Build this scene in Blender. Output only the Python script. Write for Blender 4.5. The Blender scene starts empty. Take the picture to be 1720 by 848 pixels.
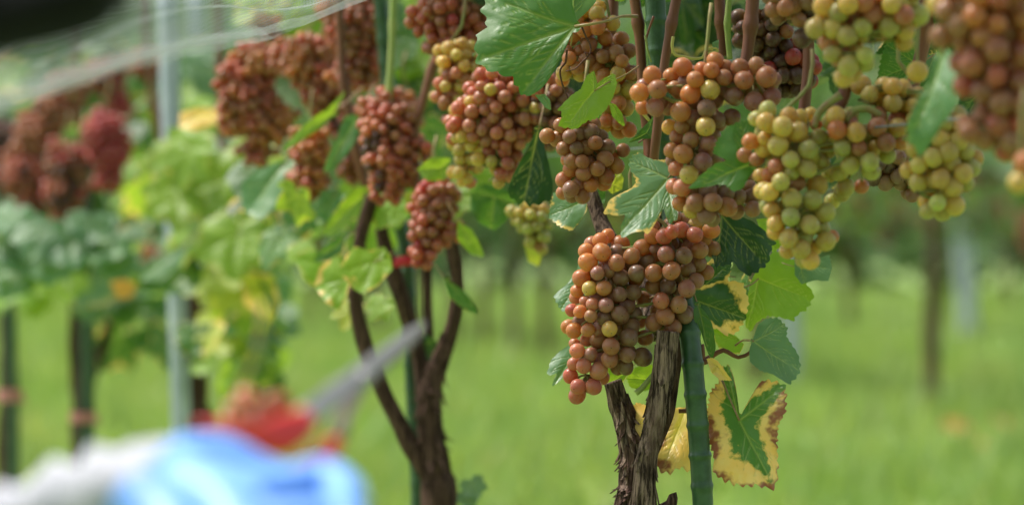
import bpy, bmesh, math, random
import numpy as np
from mathutils import Vector, Matrix, Quaternion, noise as mnoise

random.seed(7); RNG = np.random.default_rng(7)
S = bpy.context.scene
COL = S.collection
rad = math.radians

# ------------------------------------------------------------------ camera
CH = 0.75                      # camera height
FD = 2.80                      # focus distance
K = 36.0 / 100.0 / 1720.0      # metres per photo pixel per metre of depth
cam_d = bpy.data.cameras.new('camera'); cam = bpy.data.objects.new('camera', cam_d); COL.objects.link(cam)
cam.location = (0, 0, CH); cam.rotation_euler = (rad(90), 0, 0)
cam_d.lens = 100; cam_d.sensor_width = 36; cam_d.clip_start = 0.05; cam_d.clip_end = 2000
cam_d.dof.use_dof = True; cam_d.dof.focus_distance = FD; cam_d.dof.aperture_fstop = 3.3
S.camera = cam
S.view_settings.view_transform = 'Standard'; S.view_settings.look = 'None'
S.view_settings.exposure = 0.95; S.view_settings.gamma = 1.0
S.view_settings.use_curve_mapping = False
S.render.engine = 'CYCLES'
S.cycles.use_denoising = True
S.cycles.max_bounces = 10; S.cycles.transparent_max_bounces = 12; S.cycles.diffuse_bounces = 5
S.cycles.caustics_reflective = False; S.cycles.caustics_refractive = False

# ------------------------------------------------------------------ light
SUN_EL, SUN_AZ = rad(60), math.atan2(-0.80, 0.28)     # high, from the left and behind the vines
w = bpy.data.worlds.new('World'); S.world = w; w.use_nodes = True
nt = w.node_tree; nt.nodes.clear()
out = nt.nodes.new('ShaderNodeOutputWorld'); bg = nt.nodes.new('ShaderNodeBackground')
sky = nt.nodes.new('ShaderNodeTexSky'); sky.sky_type = 'NISHITA'; sky.sun_disc = False
sky.sun_elevation = SUN_EL; sky.sun_rotation = SUN_AZ
sky.air_density = 1.0; sky.dust_density = 3.0
hs = nt.nodes.new('ShaderNodeHueSaturation'); hs.inputs['Saturation'].default_value = 0.50   # thin bright cloud
nt.links.new(sky.outputs[0], hs.inputs['Color']); nt.links.new(hs.outputs[0], bg.inputs[0])
bg.inputs[1].default_value = 0.13
nt.links.new(bg.outputs[0], out.inputs[0])
sd = bpy.data.lights.new('sun', 'SUN'); sd.energy = 3.2; sd.angle = rad(9); sd.color = (1.0, 0.95, 0.87)
sun = bpy.data.objects.new('sun', sd); COL.objects.link(sun)
sv = Vector((math.sin(SUN_AZ) * math.cos(SUN_EL), math.cos(SUN_AZ) * math.cos(SUN_EL), math.sin(SUN_EL)))
sun.rotation_euler = sv.to_track_quat('Z', 'Y').to_euler(); sun.location = (-3, 3, 6)

# ------------------------------------------------------------------ helpers
def P3(px, py, d):
    return Vector(((px - 860) * d * K, d, CH - (py - 424) * d * K))
def gpy(d):
    return 424 + CH / (d * K)
def lerp(a, b, t): return a + (b - a) * t

def link(name, me, parent=None, loc=None, mat=None):
    o = bpy.data.objects.new(name, me); COL.objects.link(o)
    if mat is not None:
        me.materials.append(mat)
    if parent is not None:
        o.parent = parent
    if loc is not None:
        o.location = Vector(loc) - (parent.location if parent is not None else Vector((0, 0, 0)))
    return o
def thing(name, label, cat, loc, group=None):
    o = bpy.data.objects.new(name, None); COL.objects.link(o); o.location = loc
    o.empty_display_size = 0.05
    tag(o, label, cat, group); return o
def tag(o, label=None, cat=None, group=None, kind=None):
    if label: o['label'] = label
    if cat: o['category'] = cat
    if group: o['group'] = group
    if kind: o['kind'] = kind
    return o
def mesh(name, v, f, smooth=True):
    me = bpy.data.meshes.new(name)
    me.from_pydata([tuple(map(float, p)) for p in v], [], f)
    if smooth:
        me.polygons.foreach_set('use_smooth', [True] * len(me.polygons))
    me.update(); return me
def join_parts(parts):
    v, f, o = [], [], 0
    for a, b in parts:
        v.extend(a); f.extend([tuple(i + o for i in q) for q in b]); o += len(a)
    return v, f

def spline(pts, rads, step):
    """Catmull-Rom through world points, about one sample every `step` metres."""
    pts = [Vector(p) for p in pts]; n = len(pts); P, R = [], []
    for i in range(n - 1):
        p0, p1, p2, p3 = pts[max(i-1, 0)], pts[i], pts[i+1], pts[min(i+2, n-1)]
        m = max(2, int((p2 - p1).length / step))
        for j in range(m):
            t = j / m; t2, t3 = t*t, t*t*t
            P.append(0.5 * ((2*p1) + (p2-p0)*t + (2*p0-5*p1+4*p2-p3)*t2 + (3*p1-p0-3*p2+p3)*t3))
            R.append(lerp(rads[i], rads[i+1], t*t*(3-2*t)))
    P.append(pts[-1]); R.append(rads[-1]); return P, R
def tube(pts, rads, sides=8, step=0.01, rfun=None, cap=True):
    P, R = spline(pts, rads, step); v, f = [], []
    t0 = (P[1] - P[0]).normalized(); up = Vector((0, 1, 0)) if abs(t0.y) < .9 else Vector((1, 0, 0))
    nrm = (up - t0 * up.dot(t0)).normalized(); s = 0.0
    for i, p in enumerate(P):
        t = (P[min(i+1, len(P)-1)] - P[max(i-1, 0)]).normalized()
        nrm = (nrm - t * nrm.dot(t)).normalized(); b = t.cross(nrm)
        if i: s += (p - P[i-1]).length
        for j in range(sides):
            a = 2*math.pi*j/sides
            r = R[i] * (rfun(a, s, R[i]) if rfun else 1.0)
            v.append(p + (nrm*math.cos(a) + b*math.sin(a)) * r)
    for i in range(len(P)-1):
        for j in range(sides):
            k = (j+1) % sides
            f.append((i*sides+j, i*sides+k, (i+1)*sides+k, (i+1)*sides+j))
    if cap:
        f.append(tuple(range(sides))[::-1]); f.append(tuple(range((len(P)-1)*sides, len(P)*sides)))
    return v, f

# ------------------------------------------------------------------ materials
def new_mat(name):
    m = bpy.data.materials.new(name); m.use_nodes = True
    n = m.node_tree; n.nodes.clear()
    o = n.nodes.new('ShaderNodeOutputMaterial'); return m, n, o
class G:
    """tiny node-graph helper"""
    def __init__(s, n): s.n = n
    def node(s, t, **kw):
        x = s.n.nodes.new(t)
        for k, v in kw.items(): setattr(x, k, v)
        return x
    def put(s, sock, val):
        if val is None: return
        if hasattr(val, 'is_linked') or isinstance(val, bpy.types.NodeSocket): s.n.links.new(val, sock)
        else:
            if isinstance(val, (tuple, list)) and len(val) == 3 and len(sock.default_value) == 4: val = (*val, 1)
            sock.default_value = val
    def math(s, op, a, b=0.0, c=0.0, clamp=False):
        x = s.node('ShaderNodeMath', operation=op, use_clamp=clamp)
        s.put(x.inputs[0], a); s.put(x.inputs[1], b); s.put(x.inputs[2], c); return x.outputs[0]
    def mix(s, f, a, b, mode='MIX'):
        x = s.node('ShaderNodeMix', data_type='RGBA', blend_type=mode)
        s.put(x.inputs[0], f); s.put(x.inputs[6], a); s.put(x.inputs[7], b); return x.outputs[2]
    def step(s, v, lo, hi, a=0.0, b=1.0):
        x = s.node('ShaderNodeMapRange', interpolation_type='SMOOTHSTEP')
        s.put(x.inputs[0], v); s.put(x.inputs[1], lo); s.put(x.inputs[2], hi); s.put(x.inputs[3], a); s.put(x.inputs[4], b)
        return x.outputs[0]
    def noise(s, vec, scale, detail=3, rough=.55):
        x = s.node('ShaderNodeTexNoise'); s.put(x.inputs['Vector'], vec); s.put(x.inputs['Scale'], scale)
        x.inputs['Detail'].default_value = detail; x.inputs['Roughness'].default_value = rough; return x.outputs[0]
    def objco(s): return s.node('ShaderNodeTexCoord').outputs['Object']
    def pos(s): return s.node('ShaderNodeNewGeometry').outputs['Position']
    def scale(s, vec, sc):
        x = s.node('ShaderNodeMapping'); s.put(x.inputs[0], vec); x.inputs['Scale'].default_value = sc; return x.outputs[0]
    def attr(s, name, typ='GEOMETRY'):
        x = s.node('ShaderNodeAttribute', attribute_type=typ, attribute_name=name); return x.outputs['Fac']
    def objinfo(s): return s.node('ShaderNodeObjectInfo')
    def bump(s, h, strength, dist):
        x = s.node('ShaderNodeBump'); s.put(x.inputs['Height'], h); x.inputs['Strength'].default_value = strength
        x.inputs['Distance'].default_value = dist; return x.outputs[0]
    def bsdf(s, col, rough=.5, spec=.4, normal=None, **kw):
        x = s.node('ShaderNodeBsdfPrincipled'); s.put(x.inputs['Base Color'], col); s.put(x.inputs['Roughness'], rough)
        s.put(x.inputs['Specular IOR Level'], spec)
        if normal is not None: s.put(x.inputs['Normal'], normal)
        for k, v in kw.items(): s.put(x.inputs[k.replace('_', ' ')], v)
        return x.outputs[0]

def mat_grape():
    m, n, o = new_mat('grape_skin'); g = G(n)
    oi = g.objinfo(); co = g.objco()
    off = g.node('ShaderNodeVectorMath', operation='ADD'); g.put(off.inputs[0], co)
    sc = g.node('ShaderNodeVectorMath', operation='SCALE'); sc.inputs[0].default_value = (3.1, 1.7, 2.3); g.put(sc.inputs['Scale'], oi.outputs['Random']); n.links.new(sc.outputs[0], off.inputs[1])
    cv = off.outputs[0]
    n1 = g.noise(cv, 85, 3); n2 = g.noise(cv, 420, 3, .6); n3 = g.noise(cv, 150, 4, .65)
    sx = g.node('ShaderNodeSeparateXYZ'); g.put(sx.inputs[0], co)
    # blush: yellower towards the stalk, deeper towards the free end, in soft patches
    ax = g.math('ADD', g.math('MULTIPLY', sx.outputs[2], 45.0), g.math('MULTIPLY', g.math('SUBTRACT', n1, .5), 2.2))
    col = g.mix(g.step(ax, -.45, .65, 0, .55), oi.outputs['Color'], g.mix(.6, oi.outputs['Color'], (.50, .33, .075)))
    col = g.mix(g.step(n1, .52, .72, 0, .45), col, g.mix(1, col, (.72, .55, .62), 'MULTIPLY'))
    bl = g.math('MULTIPLY', g.step(n3, .38, .66), .30)                 # waxy bloom, rubbed off in places
    fr = g.step(n2, .67, .74, 0, .45)
    rr = g.math('SQRT', g.math('ADD', g.math('MULTIPLY', sx.outputs[0], sx.outputs[0]), g.math('MULTIPLY', sx.outputs[1], sx.outputs[1])))
    dot = g.math('MULTIPLY', g.step(rr, .0003, .0007, 1, 0), g.math('LESS_THAN', sx.outputs[2], 0))
    skin = g.mix(g.math('MULTIPLY', bl, .75), col, (.36, .28, .27)); skin = g.mix(fr, skin, (.11, .055, .025)); skin = g.mix(dot, skin, (.02, .012, .008))
    nb = g.bump(n2, .10, .0005)
    b = g.bsdf(skin, g.step(n3, .35, .65, .27, .46), .45, nb, Subsurface_Weight=.9, Subsurface_Scale=.010)
    b.node.inputs['Subsurface Radius'].default_value = (1.0, .56, .30)
    t = g.node('ShaderNodeBsdfTranslucent'); g.put(t.inputs[0], g.mix(1, skin, (1.75, 1.55, 1.15), 'MULTIPLY'))
    mx = g.node('ShaderNodeMixShader'); mx.inputs[0].default_value = .34
    n.links.new(b, mx.inputs[1]); n.links.new(t.outputs[0], mx.inputs[2]); n.links.new(mx.outputs[0], o.inputs[0]); return m

def mat_leaf():
    m, n, o = new_mat('vine_leaf'); g = G(n)
    oi = g.objinfo(); co = g.objco(); vein = g.attr('vein'); vb = g.attr('veinbroad'); rim = g.attr('rim')
    margin = g.attr('margin', 'OBJECT'); burn = g.attr('burn', 'OBJECT')
    n1 = g.noise(co, 28, 4, .6); n2 = g.noise(co, 160, 3, .6)
    base = g.mix(g.step(n1, .3, .7, 0, .45), oi.outputs['Color'], g.mix(1, oi.outputs['Color'], (.62, .72, .5), 'MULTIPLY'))
    base = g.mix(g.step(n2, .6, .72, 0, .18), base, (.20, .26, .06))
    # yellowing that creeps in from the rim between the veins
    q = g.math('ADD', g.math('ADD', rim, g.math('MULTIPLY', g.math('SUBTRACT', n1, .5), 1.15)), g.math('MULTIPLY', g.math('SUBTRACT', n2, .5), .60))
    q = g.math('SUBTRACT', q, g.math('MULTIPLY', vb, .55))
    th = g.math('SUBTRACT', 1.06, margin)
    yel = g.math('MULTIPLY', g.step(g.math('SUBTRACT', q, th), -.09, .13), g.math('GREATER_THAN', margin, .01))
    ycol = g.mix(g.step(n1, .35, .65), (.86, .53, .12), (.82, .58, .19))
    base = g.mix(yel, base, ycol)
    bq = g.step(g.math('ADD', g.noise(co, 22, 4, .6), g.math('MULTIPLY', rim, .36)), g.math('SUBTRACT', 1.20, burn), g.math('SUBTRACT', 1.30, burn))
    bq = g.math('MULTIPLY', bq, g.math('GREATER_THAN', burn, .01))
    base = g.mix(bq, base, g.mix(n2, (.34, .10, .04), (.22, .09, .04)))
    base = g.mix(g.math('MULTIPLY', vein, .50), base, g.mix(.55, oi.outputs['Color'], (.52, .56, .24)))
    geo = g.node('ShaderNodeNewGeometry')
    under = g.mix(.45, base, (.24, .33, .17))
    front = g.mix(geo.outputs['Backfacing'], base, under)
    h = g.math('ADD', g.math('MULTIPLY', vein, -.9), g.math('ADD', g.math('MULTIPLY', n2, .35), g.math('MULTIPLY', g.noise(co, 480, 2), .2)))
    nb = g.bump(h, .5, .0013)
    p = g.bsdf(front, g.step(n1, .3, .7, .33, .48), .5, nb)
    t = g.node('ShaderNodeBsdfTranslucent')
    tc = g.mix(1, front, g.mix(yel, (1.9, 1.75, .70), (1.08, 1.05, .9)), 'MULTIPLY')
    g.put(t.inputs[0], tc); g.put(t.inputs['Normal'], nb)
    mx = g.node('ShaderNodeMixShader'); mx.inputs[0].default_value = .42
    n.links.new(p, mx.inputs[1]); n.links.new(t.outputs[0], mx.inputs[2]); n.links.new(mx.outputs[0], o.inputs[0]); return m

def mat_bark(name, c1, c2, c3):
    m, n, o = new_mat(name); g = G(n); co = g.objco()
    fib = g.noise(g.scale(co, (1, 1, .09)), 260, 5, .7); big = g.noise(g.scale(co, (1, 1, .25)), 45, 4, .6)
    grain = g.noise(co, 700, 3)
    col = g.mix(g.step(fib, .38, .64), c1, c2); col = g.mix(g.step(big, .48, .7), col, c3)
    h = g.math('ADD', fib, g.math('MULTIPLY', grain, .3))
    n.links.new(g.bsdf(col, .9, .15, g.bump(h, 1.0, .007)), o.inputs[0]); return m

def mat_simple(name, c1, c2, sc, rough=.6, spec=.4, bump=.0, stretch=(1, 1, 1), bd=.002, **kw):
    m, n, o = new_mat(name); g = G(n); co = g.scale(g.objco(), stretch)
    f = g.noise(co, sc, 4, .6); col = g.mix(g.step(f, .3, .7), c1, c2)
    nb = g.bump(g.noise(co, sc * 3, 3), bump, bd) if bump else None
    n.links.new(g.bsdf(col, rough, spec, nb, **kw), o.inputs[0]); return m

M_GRAPE = mat_grape(); M_LEAF = mat_leaf()
M_BARK = mat_bark('shaggy_bark', (.030, .018, .013), (.36, .25, .19), (.13, .080, .056))
M_BARK2 = mat_bark('old_bark', (.038, .021, .015), (.17, .098, .070), (.090, .050, .035))
M_CANE = mat_simple('ripened_cane', (.12, .040, .018), (.20, .075, .035), 60, .5, .4, .3, (1, 1, .12), .001)
M_SHOOT = mat_simple('green_shoot', (.22, .30, .07), (.30, .33, .10), 60, .5, .4)
M_STEM = mat_simple('grape_stem', (.20, .23, .06), (.22, .14, .06), 120, .6, .3)
M_PETIOLE = mat_simple('leaf_stalk', (.26, .14, .07), (.30, .24, .09), 90, .5, .4)
M_TENDRIL = mat_simple('pale_tendril', (.48, .40, .10), (.40, .36, .10), 90, .5, .4)
M_DRY = mat_simple('dry_tendril', (.07, .025, .012), (.12, .045, .02), 200, .6, .3)
M_STAKE = mat_simple('green_plastic', (.014, .052, .015), (.038, .095, .034), 50, .42, .5, .25)
M_POST = mat_simple('galvanised_steel', (.32, .37, .42), (.42, .47, .52), 25, .45, .5, .1, Metallic=.35)
M_WIRE = mat_simple('wire', (.20, .22, .25), (.32, .34, .37), 200, .4, .5, Metallic=.7)
M_RED = mat_simple('red_tape', (.55, .012, .03), (.45, .012, .02), 60, .4, .5)
M_PINK = mat_simple('faded_tape', (.45, .15, .16), (.55, .24, .22), 60, .6, .4)
M_HANDLE = mat_simple('red_grip', (.66, .026, .018), (.60, .022, .014), 50, .35, .5)
M_STEEL = mat_simple('blade_steel', (.36, .34, .35), (.46, .44, .45), 90, .35, .5, .1, Metallic=.5)
M_DARKSTEEL = mat_simple('stained_steel', (.10, .075, .065), (.16, .12, .10), 90, .5, .4, .1)
M_KNIT = mat_simple('white_knit', (.36, .37, .41), (.50, .51, .55), 300, .9, .2, .9, bd=.001)
M_BLUE = mat_simple('blue_rubber', (.145, .335, .74), (.17, .37, .80), 120, .45, .45, .4, bd=.0008)
M_SKIN = mat_simple('skin', (.55, .33, .25), (.62, .38, .29), 80, .5, .4, Subsurface_Weight=.2, Subsurface_Scale=.005)
M_BLACK = mat_simple('black_cloth', (.004, .004, .005), (.008, .008, .009), 90, .85, .15, .5)

# ------------------------------------------------------------------ the setting
def mat_ground():
    m, n, o = new_mat('meadow'); g = G(n); p = g.pos()
    a = g.noise(p, .35, 5, .6); b = g.noise(p, 2.2, 4, .65); c = g.noise(p, 11, 3)
    col = g.mix(g.step(a, .35, .65), (.17, .28, .078), (.23, .325, .10))
    col = g.mix(g.step(b, .42, .7, 0, .75), col, (.14, .22, .06))
    col = g.mix(g.step(c, .58, .72, 0, .55), col, (.26, .26, .09)); col = g.mix(g.step(g.noise(p, .9, 5, .7), .55, .72, 0, .7), col, (.42, .38, .20))
    n.links.new(g.bsdf(col, .85, .15, g.bump(c, .5, .05)), o.inputs[0]); return m
M_GROUND = mat_ground()
nx, ny = 60, 90
gv = []
for j in range(ny + 1):
    y = -6 + 606 * (j / ny) ** 2.2
    for i in range(nx + 1):
        x = (i / nx - .5) * (60 + 1.2 * max(y, 0))
        z = .035 * mnoise.noise(Vector((x * .35, y * .35, 0))) if 6 < y < 120 else 0
        gv.append((x, y, z))
gf = [(j*(nx+1)+i, j*(nx+1)+i+1, (j+1)*(nx+1)+i+1, (j+1)*(nx+1)+i) for j in range(ny) for i in range(nx)]
tag(link('ground', mesh('ground', gv, gf), mat=M_GROUND), kind='structure')

# far hillside closing the view
def mat_hill():
    m, n, o = new_mat('wooded_hill'); g = G(n); p = g.pos()
    col = g.mix(g.noise(p, .15, 5, .7), (.02, .05, .02), (.09, .14, .05))
    n.links.new(g.bsdf(col, .9, .1), o.inputs[0]); return m
hv = []
for j in range(9):
    for i in range(61):
        x = -220 + i * 440 / 60; t = j / 8
        hgt = (22 + 9 * mnoise.noise(Vector((x * .02, 1.3, 0)))) * math.sin(t * math.pi / 2)
        hv.append((x, 150 + 60 * t + 4 * mnoise.noise(Vector((x*.1, t*3, 2))), hgt + 1.2 * mnoise.noise(Vector((x * .3, t * 8, 5))) - .5))
hf = [(j*61+i, j*61+i+1, (j+1)*61+i+1, (j+1)*61+i) for j in range(8) for i in range(60)]
tag(link('hills', mesh('hills', hv, hf), mat=mat_hill()), kind='structure')

# grass blades
def mat_grass():
    m, n, o = new_mat('grass_blade'); g = G(n); p = g.pos()
    a = g.noise(p, .5, 4, .6); c = g.noise(p, 9, 2)
    col = g.mix(g.step(a, .35, .65), (.18, .295, .082), (.245, .34, .11)); col = g.mix(g.step(c, .5, .72, 0, .7), col, (.27, .27, .09)); col = g.mix(g.step(g.noise(p, .9, 5, .7), .55, .72, 0, .7), col, (.44, .40, .21))
    b = g.bsdf(col, .6, .25); t = g.node('ShaderNodeBsdfTranslucent'); g.put(t.inputs[0], g.mix(1, col, (1.5, 1.5, .7), 'MULTIPLY'))
    mx = g.node('ShaderNodeMixShader'); mx.inputs[0].default_value = .35
    n.links.new(b, mx.inputs[1]); n.links.new(t.outputs[0], mx.inputs[2]); n.links.new(mx.outputs[0], o.inputs[0]); return m
NB = 42000
u = RNG.random(NB); gy = 7.5 * (48 / 7.5) ** u
gx = (RNG.random(NB) - .5) * (gy * .36 * 1.35 + .8)
clump = np.array([mnoise.noise(Vector((a * 1.1, b * 1.1, 3))) for a, b in zip(gx, gy)])
gh = (.05 + .09 * RNG.random(NB)) * (1 + .9 * np.clip(clump, -.6, 1)) * (1 + gy * .022)
ga = RNG.random(NB) * 2 * math.pi; gw = .004 + .0009 * gy
gl = RNG.normal(0, .45, (NB, 2)) * gh[:, None]
bv = np.zeros((NB, 3, 3))
bv[:, 0] = np.stack([gx - np.cos(ga) * gw, gy - np.sin(ga) * gw, np.full(NB, -.03)], 1)
bv[:, 1] = np.stack([gx + np.cos(ga) * gw, gy + np.sin(ga) * gw, np.full(NB, -.03)], 1)
bv[:, 2] = np.stack([gx + gl[:, 0], gy + gl[:, 1], gh], 1)
gr = mesh('grass', bv.reshape(-1, 3), [(3*i, 3*i+1, 3*i+2) for i in range(NB)], False)
tag(link('grass', gr, mat=mat_grass()), 'short meadow grass growing between the rows of vines', 'grass', kind='stuff')

# ------------------------------------------------------------------ leaves
ANG = np.linspace(-math.pi, math.pi, 721)
def table_from_ctrl(ctrl):
    a = np.radians([c[0] for c in ctrl]); r = np.array([c[1] for c in ctrl])
    o = np.argsort(a); a, r = a[o], r[o]
    a3 = np.concatenate([a - 2*math.pi, a, a + 2*math.pi]); r3 = np.concatenate([r, r, r])
    return np.interp(ANG, a3, r3)
def table_from_outline(P, pts):
    """distance from the stalk point to the traced edge for every direction (x right, z up)"""
    q = np.array([(x - P[0], -(y - P[1])) for x, y in pts], float); n = len(q); T = np.zeros(len(ANG))
    for k, a in enumerate(ANG):
        dx, dz = math.cos(a), math.sin(a); best = 0
        for i in range(n):
            ax, az = q[i]; bx, bz = q[(i+1) % n]; ex, ez = bx-ax, bz-az
            den = dx*ez - dz*ex
            if abs(den) < 1e-9: continue
            t = (ax*ez - az*ex) / den; s = (ax*dz - az*dx) / den
            if t > 0 and 0 <= s <= 1: best = max(best, t)
        T[k] = best
    mx = T.max(); T = np.maximum(T, .06 * mx)
    ker = np.hanning(17); ker /= ker.sum()
    return np.convolve(np.concatenate([T[-40:-1], T, T[1:40]]), ker, 'same')[39:39+len(ANG)]

def leaf_mesh(T, nA, nR, seed, teeth=46, tooth=.055, droop=.10, wave=.05, fold=.05, slope=(0, 0), petiole=None):
    """T: radius table in metres. The blade lies in the local XZ plane and looks towards -Y."""
    r_ = np.random.default_rng(seed); size = T.max()
    ker = np.hanning(41); ker /= ker.sum()
    Ts = np.convolve(np.concatenate([T[-60:-1], T, T[1:60]]), ker, 'same')[59:59+len(T)]
    peaks, order = [], np.argsort(-Ts)
    for k in order:
        a = ANG[k]
        if Ts[k] >= Ts[(k-6) % 720] and Ts[k] >= Ts[(k+6) % 720] and all(abs((a-b+math.pi) % (2*math.pi) - math.pi) > rad(30) for b in peaks):
            peaks.append(a)
        if len(peaks) == 5: break
    tip = peaks[0]
    segs, mains = [], []
    for a in peaks:
        L = np.interp(a, ANG, T) * .97; dvec = np.array([math.cos(a), math.sin(a)])
        bend = r_.normal(0, .06); prev = np.zeros(2)
        for s in np.linspace(.2, 1, 5):
            q = dvec * L * s + np.array([-dvec[1], dvec[0]]) * bend * L * s * s
            segs.append((prev, q, size * (.013 * (1.15 - s)+.003))); mains.append((prev, q)); prev = q
        for s in np.arange(.22, .92, .135):
            for sg in (-1, 1):
                a2 = a + sg * rad(42 + r_.normal(0, 5)); l2 = L * (.50 * (1.05 - s) + .06)
                q0 = dvec * L * (s + r_.normal(0, .02)) + np.array([-dvec[1], dvec[0]]) * bend * L * s * s
                q1 = q0 + np.array([math.cos(a2), math.sin(a2)]) * l2 * .55
                a3 = a2 - sg * rad(14); q2 = q1 + np.array([math.cos(a3), math.sin(a3)]) * l2 * .5
                segs += [(q0, q1, size * .0055), (q1, q2, size * .004)]
    A = np.linspace(-math.pi, math.pi, nA + 1)[:-1]
    R0 = np.interp(A, ANG, T)
    ph = (A / (2*math.pi) * teeth) % 1.0; amp = .55 + .9 * ((np.floor(A / (2*math.pi) * teeth) * 7.31) % 1.0)
    saw = np.where(ph < .65, ph / .65, (1 - ph) / .35)
    R1 = R0 * (1 + tooth * amp * (saw - .6))
    rr = np.linspace(0, 1, nR + 1)[1:] ** .85
    X = np.concatenate([[0], (rr[:, None] * np.where(rr[:, None] > .86, R1, R0) * np.cos(A)).ravel()])
    Z = np.concatenate([[0], (rr[:, None] * np.where(rr[:, None] > .86, R1, R0) * np.sin(A)).ravel()])
    rim = np.concatenate([[0], np.repeat(rr, nA)]); aa = np.concatenate([[0], np.tile(A, nR)])
    Q = np.stack([X, Z], 1)
    def dist(a, b):
        e = b - a; t = np.clip(((Q - a) @ e) / max(e @ e, 1e-12), 0, 1); d_ = Q - a - t[:, None] * e; return np.sqrt((d_**2).sum(1))
    vein = np.zeros(len(Q)); wide = max(1.0, .9 * size / nR / (size * .012))
    for a, b, wd in segs: vein = np.maximum(vein, np.exp(-(dist(a, b) / (wd * min(wide, 1.12)))**2) * min(1, wd / (size * .006)))
    dm = np.full(len(Q), 9.0)
    for a, b in mains: dm = np.minimum(dm, dist(a, b))
    vb = np.exp(-(dm / (size * .10))**2)
    o = r_.random(3) * 50
    nz = np.array([mnoise.noise(Vector((x / size * 5 + o[0], z / size * 5 + o[1], o[2]))) for x, z in Q])
    nz2 = np.array([mnoise.noise(Vector((x / size * 1.6 + o[1], z / size * 1.6 + o[2], o[0]))) for x, z in Q])
    rt = np.sqrt(X**2 + Z**2) / size
    puff = np.minimum(dm / (size * .16), 1)
    side = np.abs(-X * math.sin(tip) + Z * math.cos(tip)) / size
    Y = size * (droop * rt**2 + wave * rim**3 * np.sin(aa * 5 + o[0]) * rt - .028 * puff + .020 * nz + .16 * nz2 * rt + .012 * vein - fold * side * 2.0 * (1 - .4 * rt))
    Y = Y + slope[0] * X + slope[1] * Z
    V = np.stack([X, Y, Z], 1)
    F = [(0, 1 + (j+1) % nA, 1 + j) for j in range(nA)]
    for i in range(nR - 1):
        b0, b1 = 1 + i*nA, 1 + (i+1)*nA
        F += [(b0+j, b0+(j+1) % nA, b1+(j+1) % nA, b1+j) for j in range(nA)]
    F = [q[::-1] for q in F]
    nbl = len(F); V = V.tolist()
    if petiole is None:
        back = np.array([-math.cos(tip), -math.sin(tip)])
        petiole = [(back[0]*size*.25, size*.10, back[1]*size*.25 + size*.02), (back[0]*size*.55, size*.30, back[1]*size*.5 + size*.12)]
    pv, pf = tube([(0, size*.004, 0)] + petiole, [size*.016] + [size*.014]*(len(petiole)-1) + [size*.020], 6, size*.12)
    off = len(V); V += [tuple(p) for p in pv]; F += [tuple(i + off for i in q) for q in pf]
    me = mesh('leaf', V, F)
    for nm, arr in (('vein', vein), ('veinbroad', vb), ('rim', rim)):
        at = me.attributes.new(nm, 'FLOAT', 'POINT'); at.data.foreach_set('value', np.concatenate([arr, np.zeros(len(pv))]).astype(np.float32))
    me.materials.append(M_LEAF); me.materials.append(M_PETIOLE)
    mi = np.zeros(len(F), dtype=np.int32); mi[nbl:] = 1; me.polygons.foreach_set('material_index', mi); me.update()
    return me

LEAFCOL = {'G': (.030, .085, .022), 'M': (.066, .165, .034), 'L': (.21, .34, .036), 'Y': (.36, .40, .06), 'B': (.115, .215, .120),  # B and T put the grey-blue sky sheen into the leaf colour
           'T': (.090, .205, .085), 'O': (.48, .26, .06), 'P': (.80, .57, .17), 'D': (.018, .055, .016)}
def leaf_props(o, colk, margin=0.0, burn=0.0, jit=.12):
    c = LEAFCOL[colk]; j = 1 + random.uniform(-jit, jit); h = random.uniform(-jit, jit) * .5
    o.color = (c[0] * j * (1 + h), c[1] * j, c[2] * j * (1 - h), 1)
    o['margin'] = float(margin); o['burn'] = float(burn)

def hero_leaf(vine, P, pts, d, colk, margin=0, burn=0, slope=(0, .35), hi=True, seed=1, pet=None, label=None, **kw):
    T = table_from_outline(P, pts) * d * K
    petiole = None
    if pet:
        w0 = P3(*P, d); petiole = [P3(x, y, d + dd) - w0 for x, y, dd in pet]
    me = leaf_mesh(T, 220 if hi else 96, 26 if hi else 12, seed, slope=slope, petiole=petiole, **kw)
    o = link('leaf', me, vine, P3(*P, d)); leaf_props(o, colk, margin, burn, .05)
    if label: o['label'] = label
    return o

CT = []
for s1, s2 in ((.70, .66), (.80, .74), (.62, .60), (.76, .62), (.84, .80), (.68, .72)):
    half = [(0, 1.0), (14, .88), (29, s1), (50, .90), (68, .76), (84, s2), (106, .76), (130, .62), (150, .52), (166, .36)]
    c = [(90 + a, r * random.uniform(.93, 1.07)) for a, r in half] + [(90 - a, r * random.uniform(.93, 1.07)) for a, r in half[1:]] + [(270, .07)]
    CT.append(c)
def wrap(c): return [((a + 180) % 360 - 180, r) for a, r in c]
LEAF_MID = [leaf_mesh(table_from_ctrl(wrap(c)), 96, 12, 40 + i, droop=random.uniform(.05, .28), fold=random.uniform(.0, .14), wave=random.uniform(.04, .12)) for i, c in enumerate(CT)]
LEAF_LOW = [leaf_mesh(table_from_ctrl(wrap(c)), 48, 6, 60 + i, droop=random.uniform(.05, .3), fold=random.uniform(0, .15), wave=random.uniform(.04, .12)) for i, c in enumerate(CT)]

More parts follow.
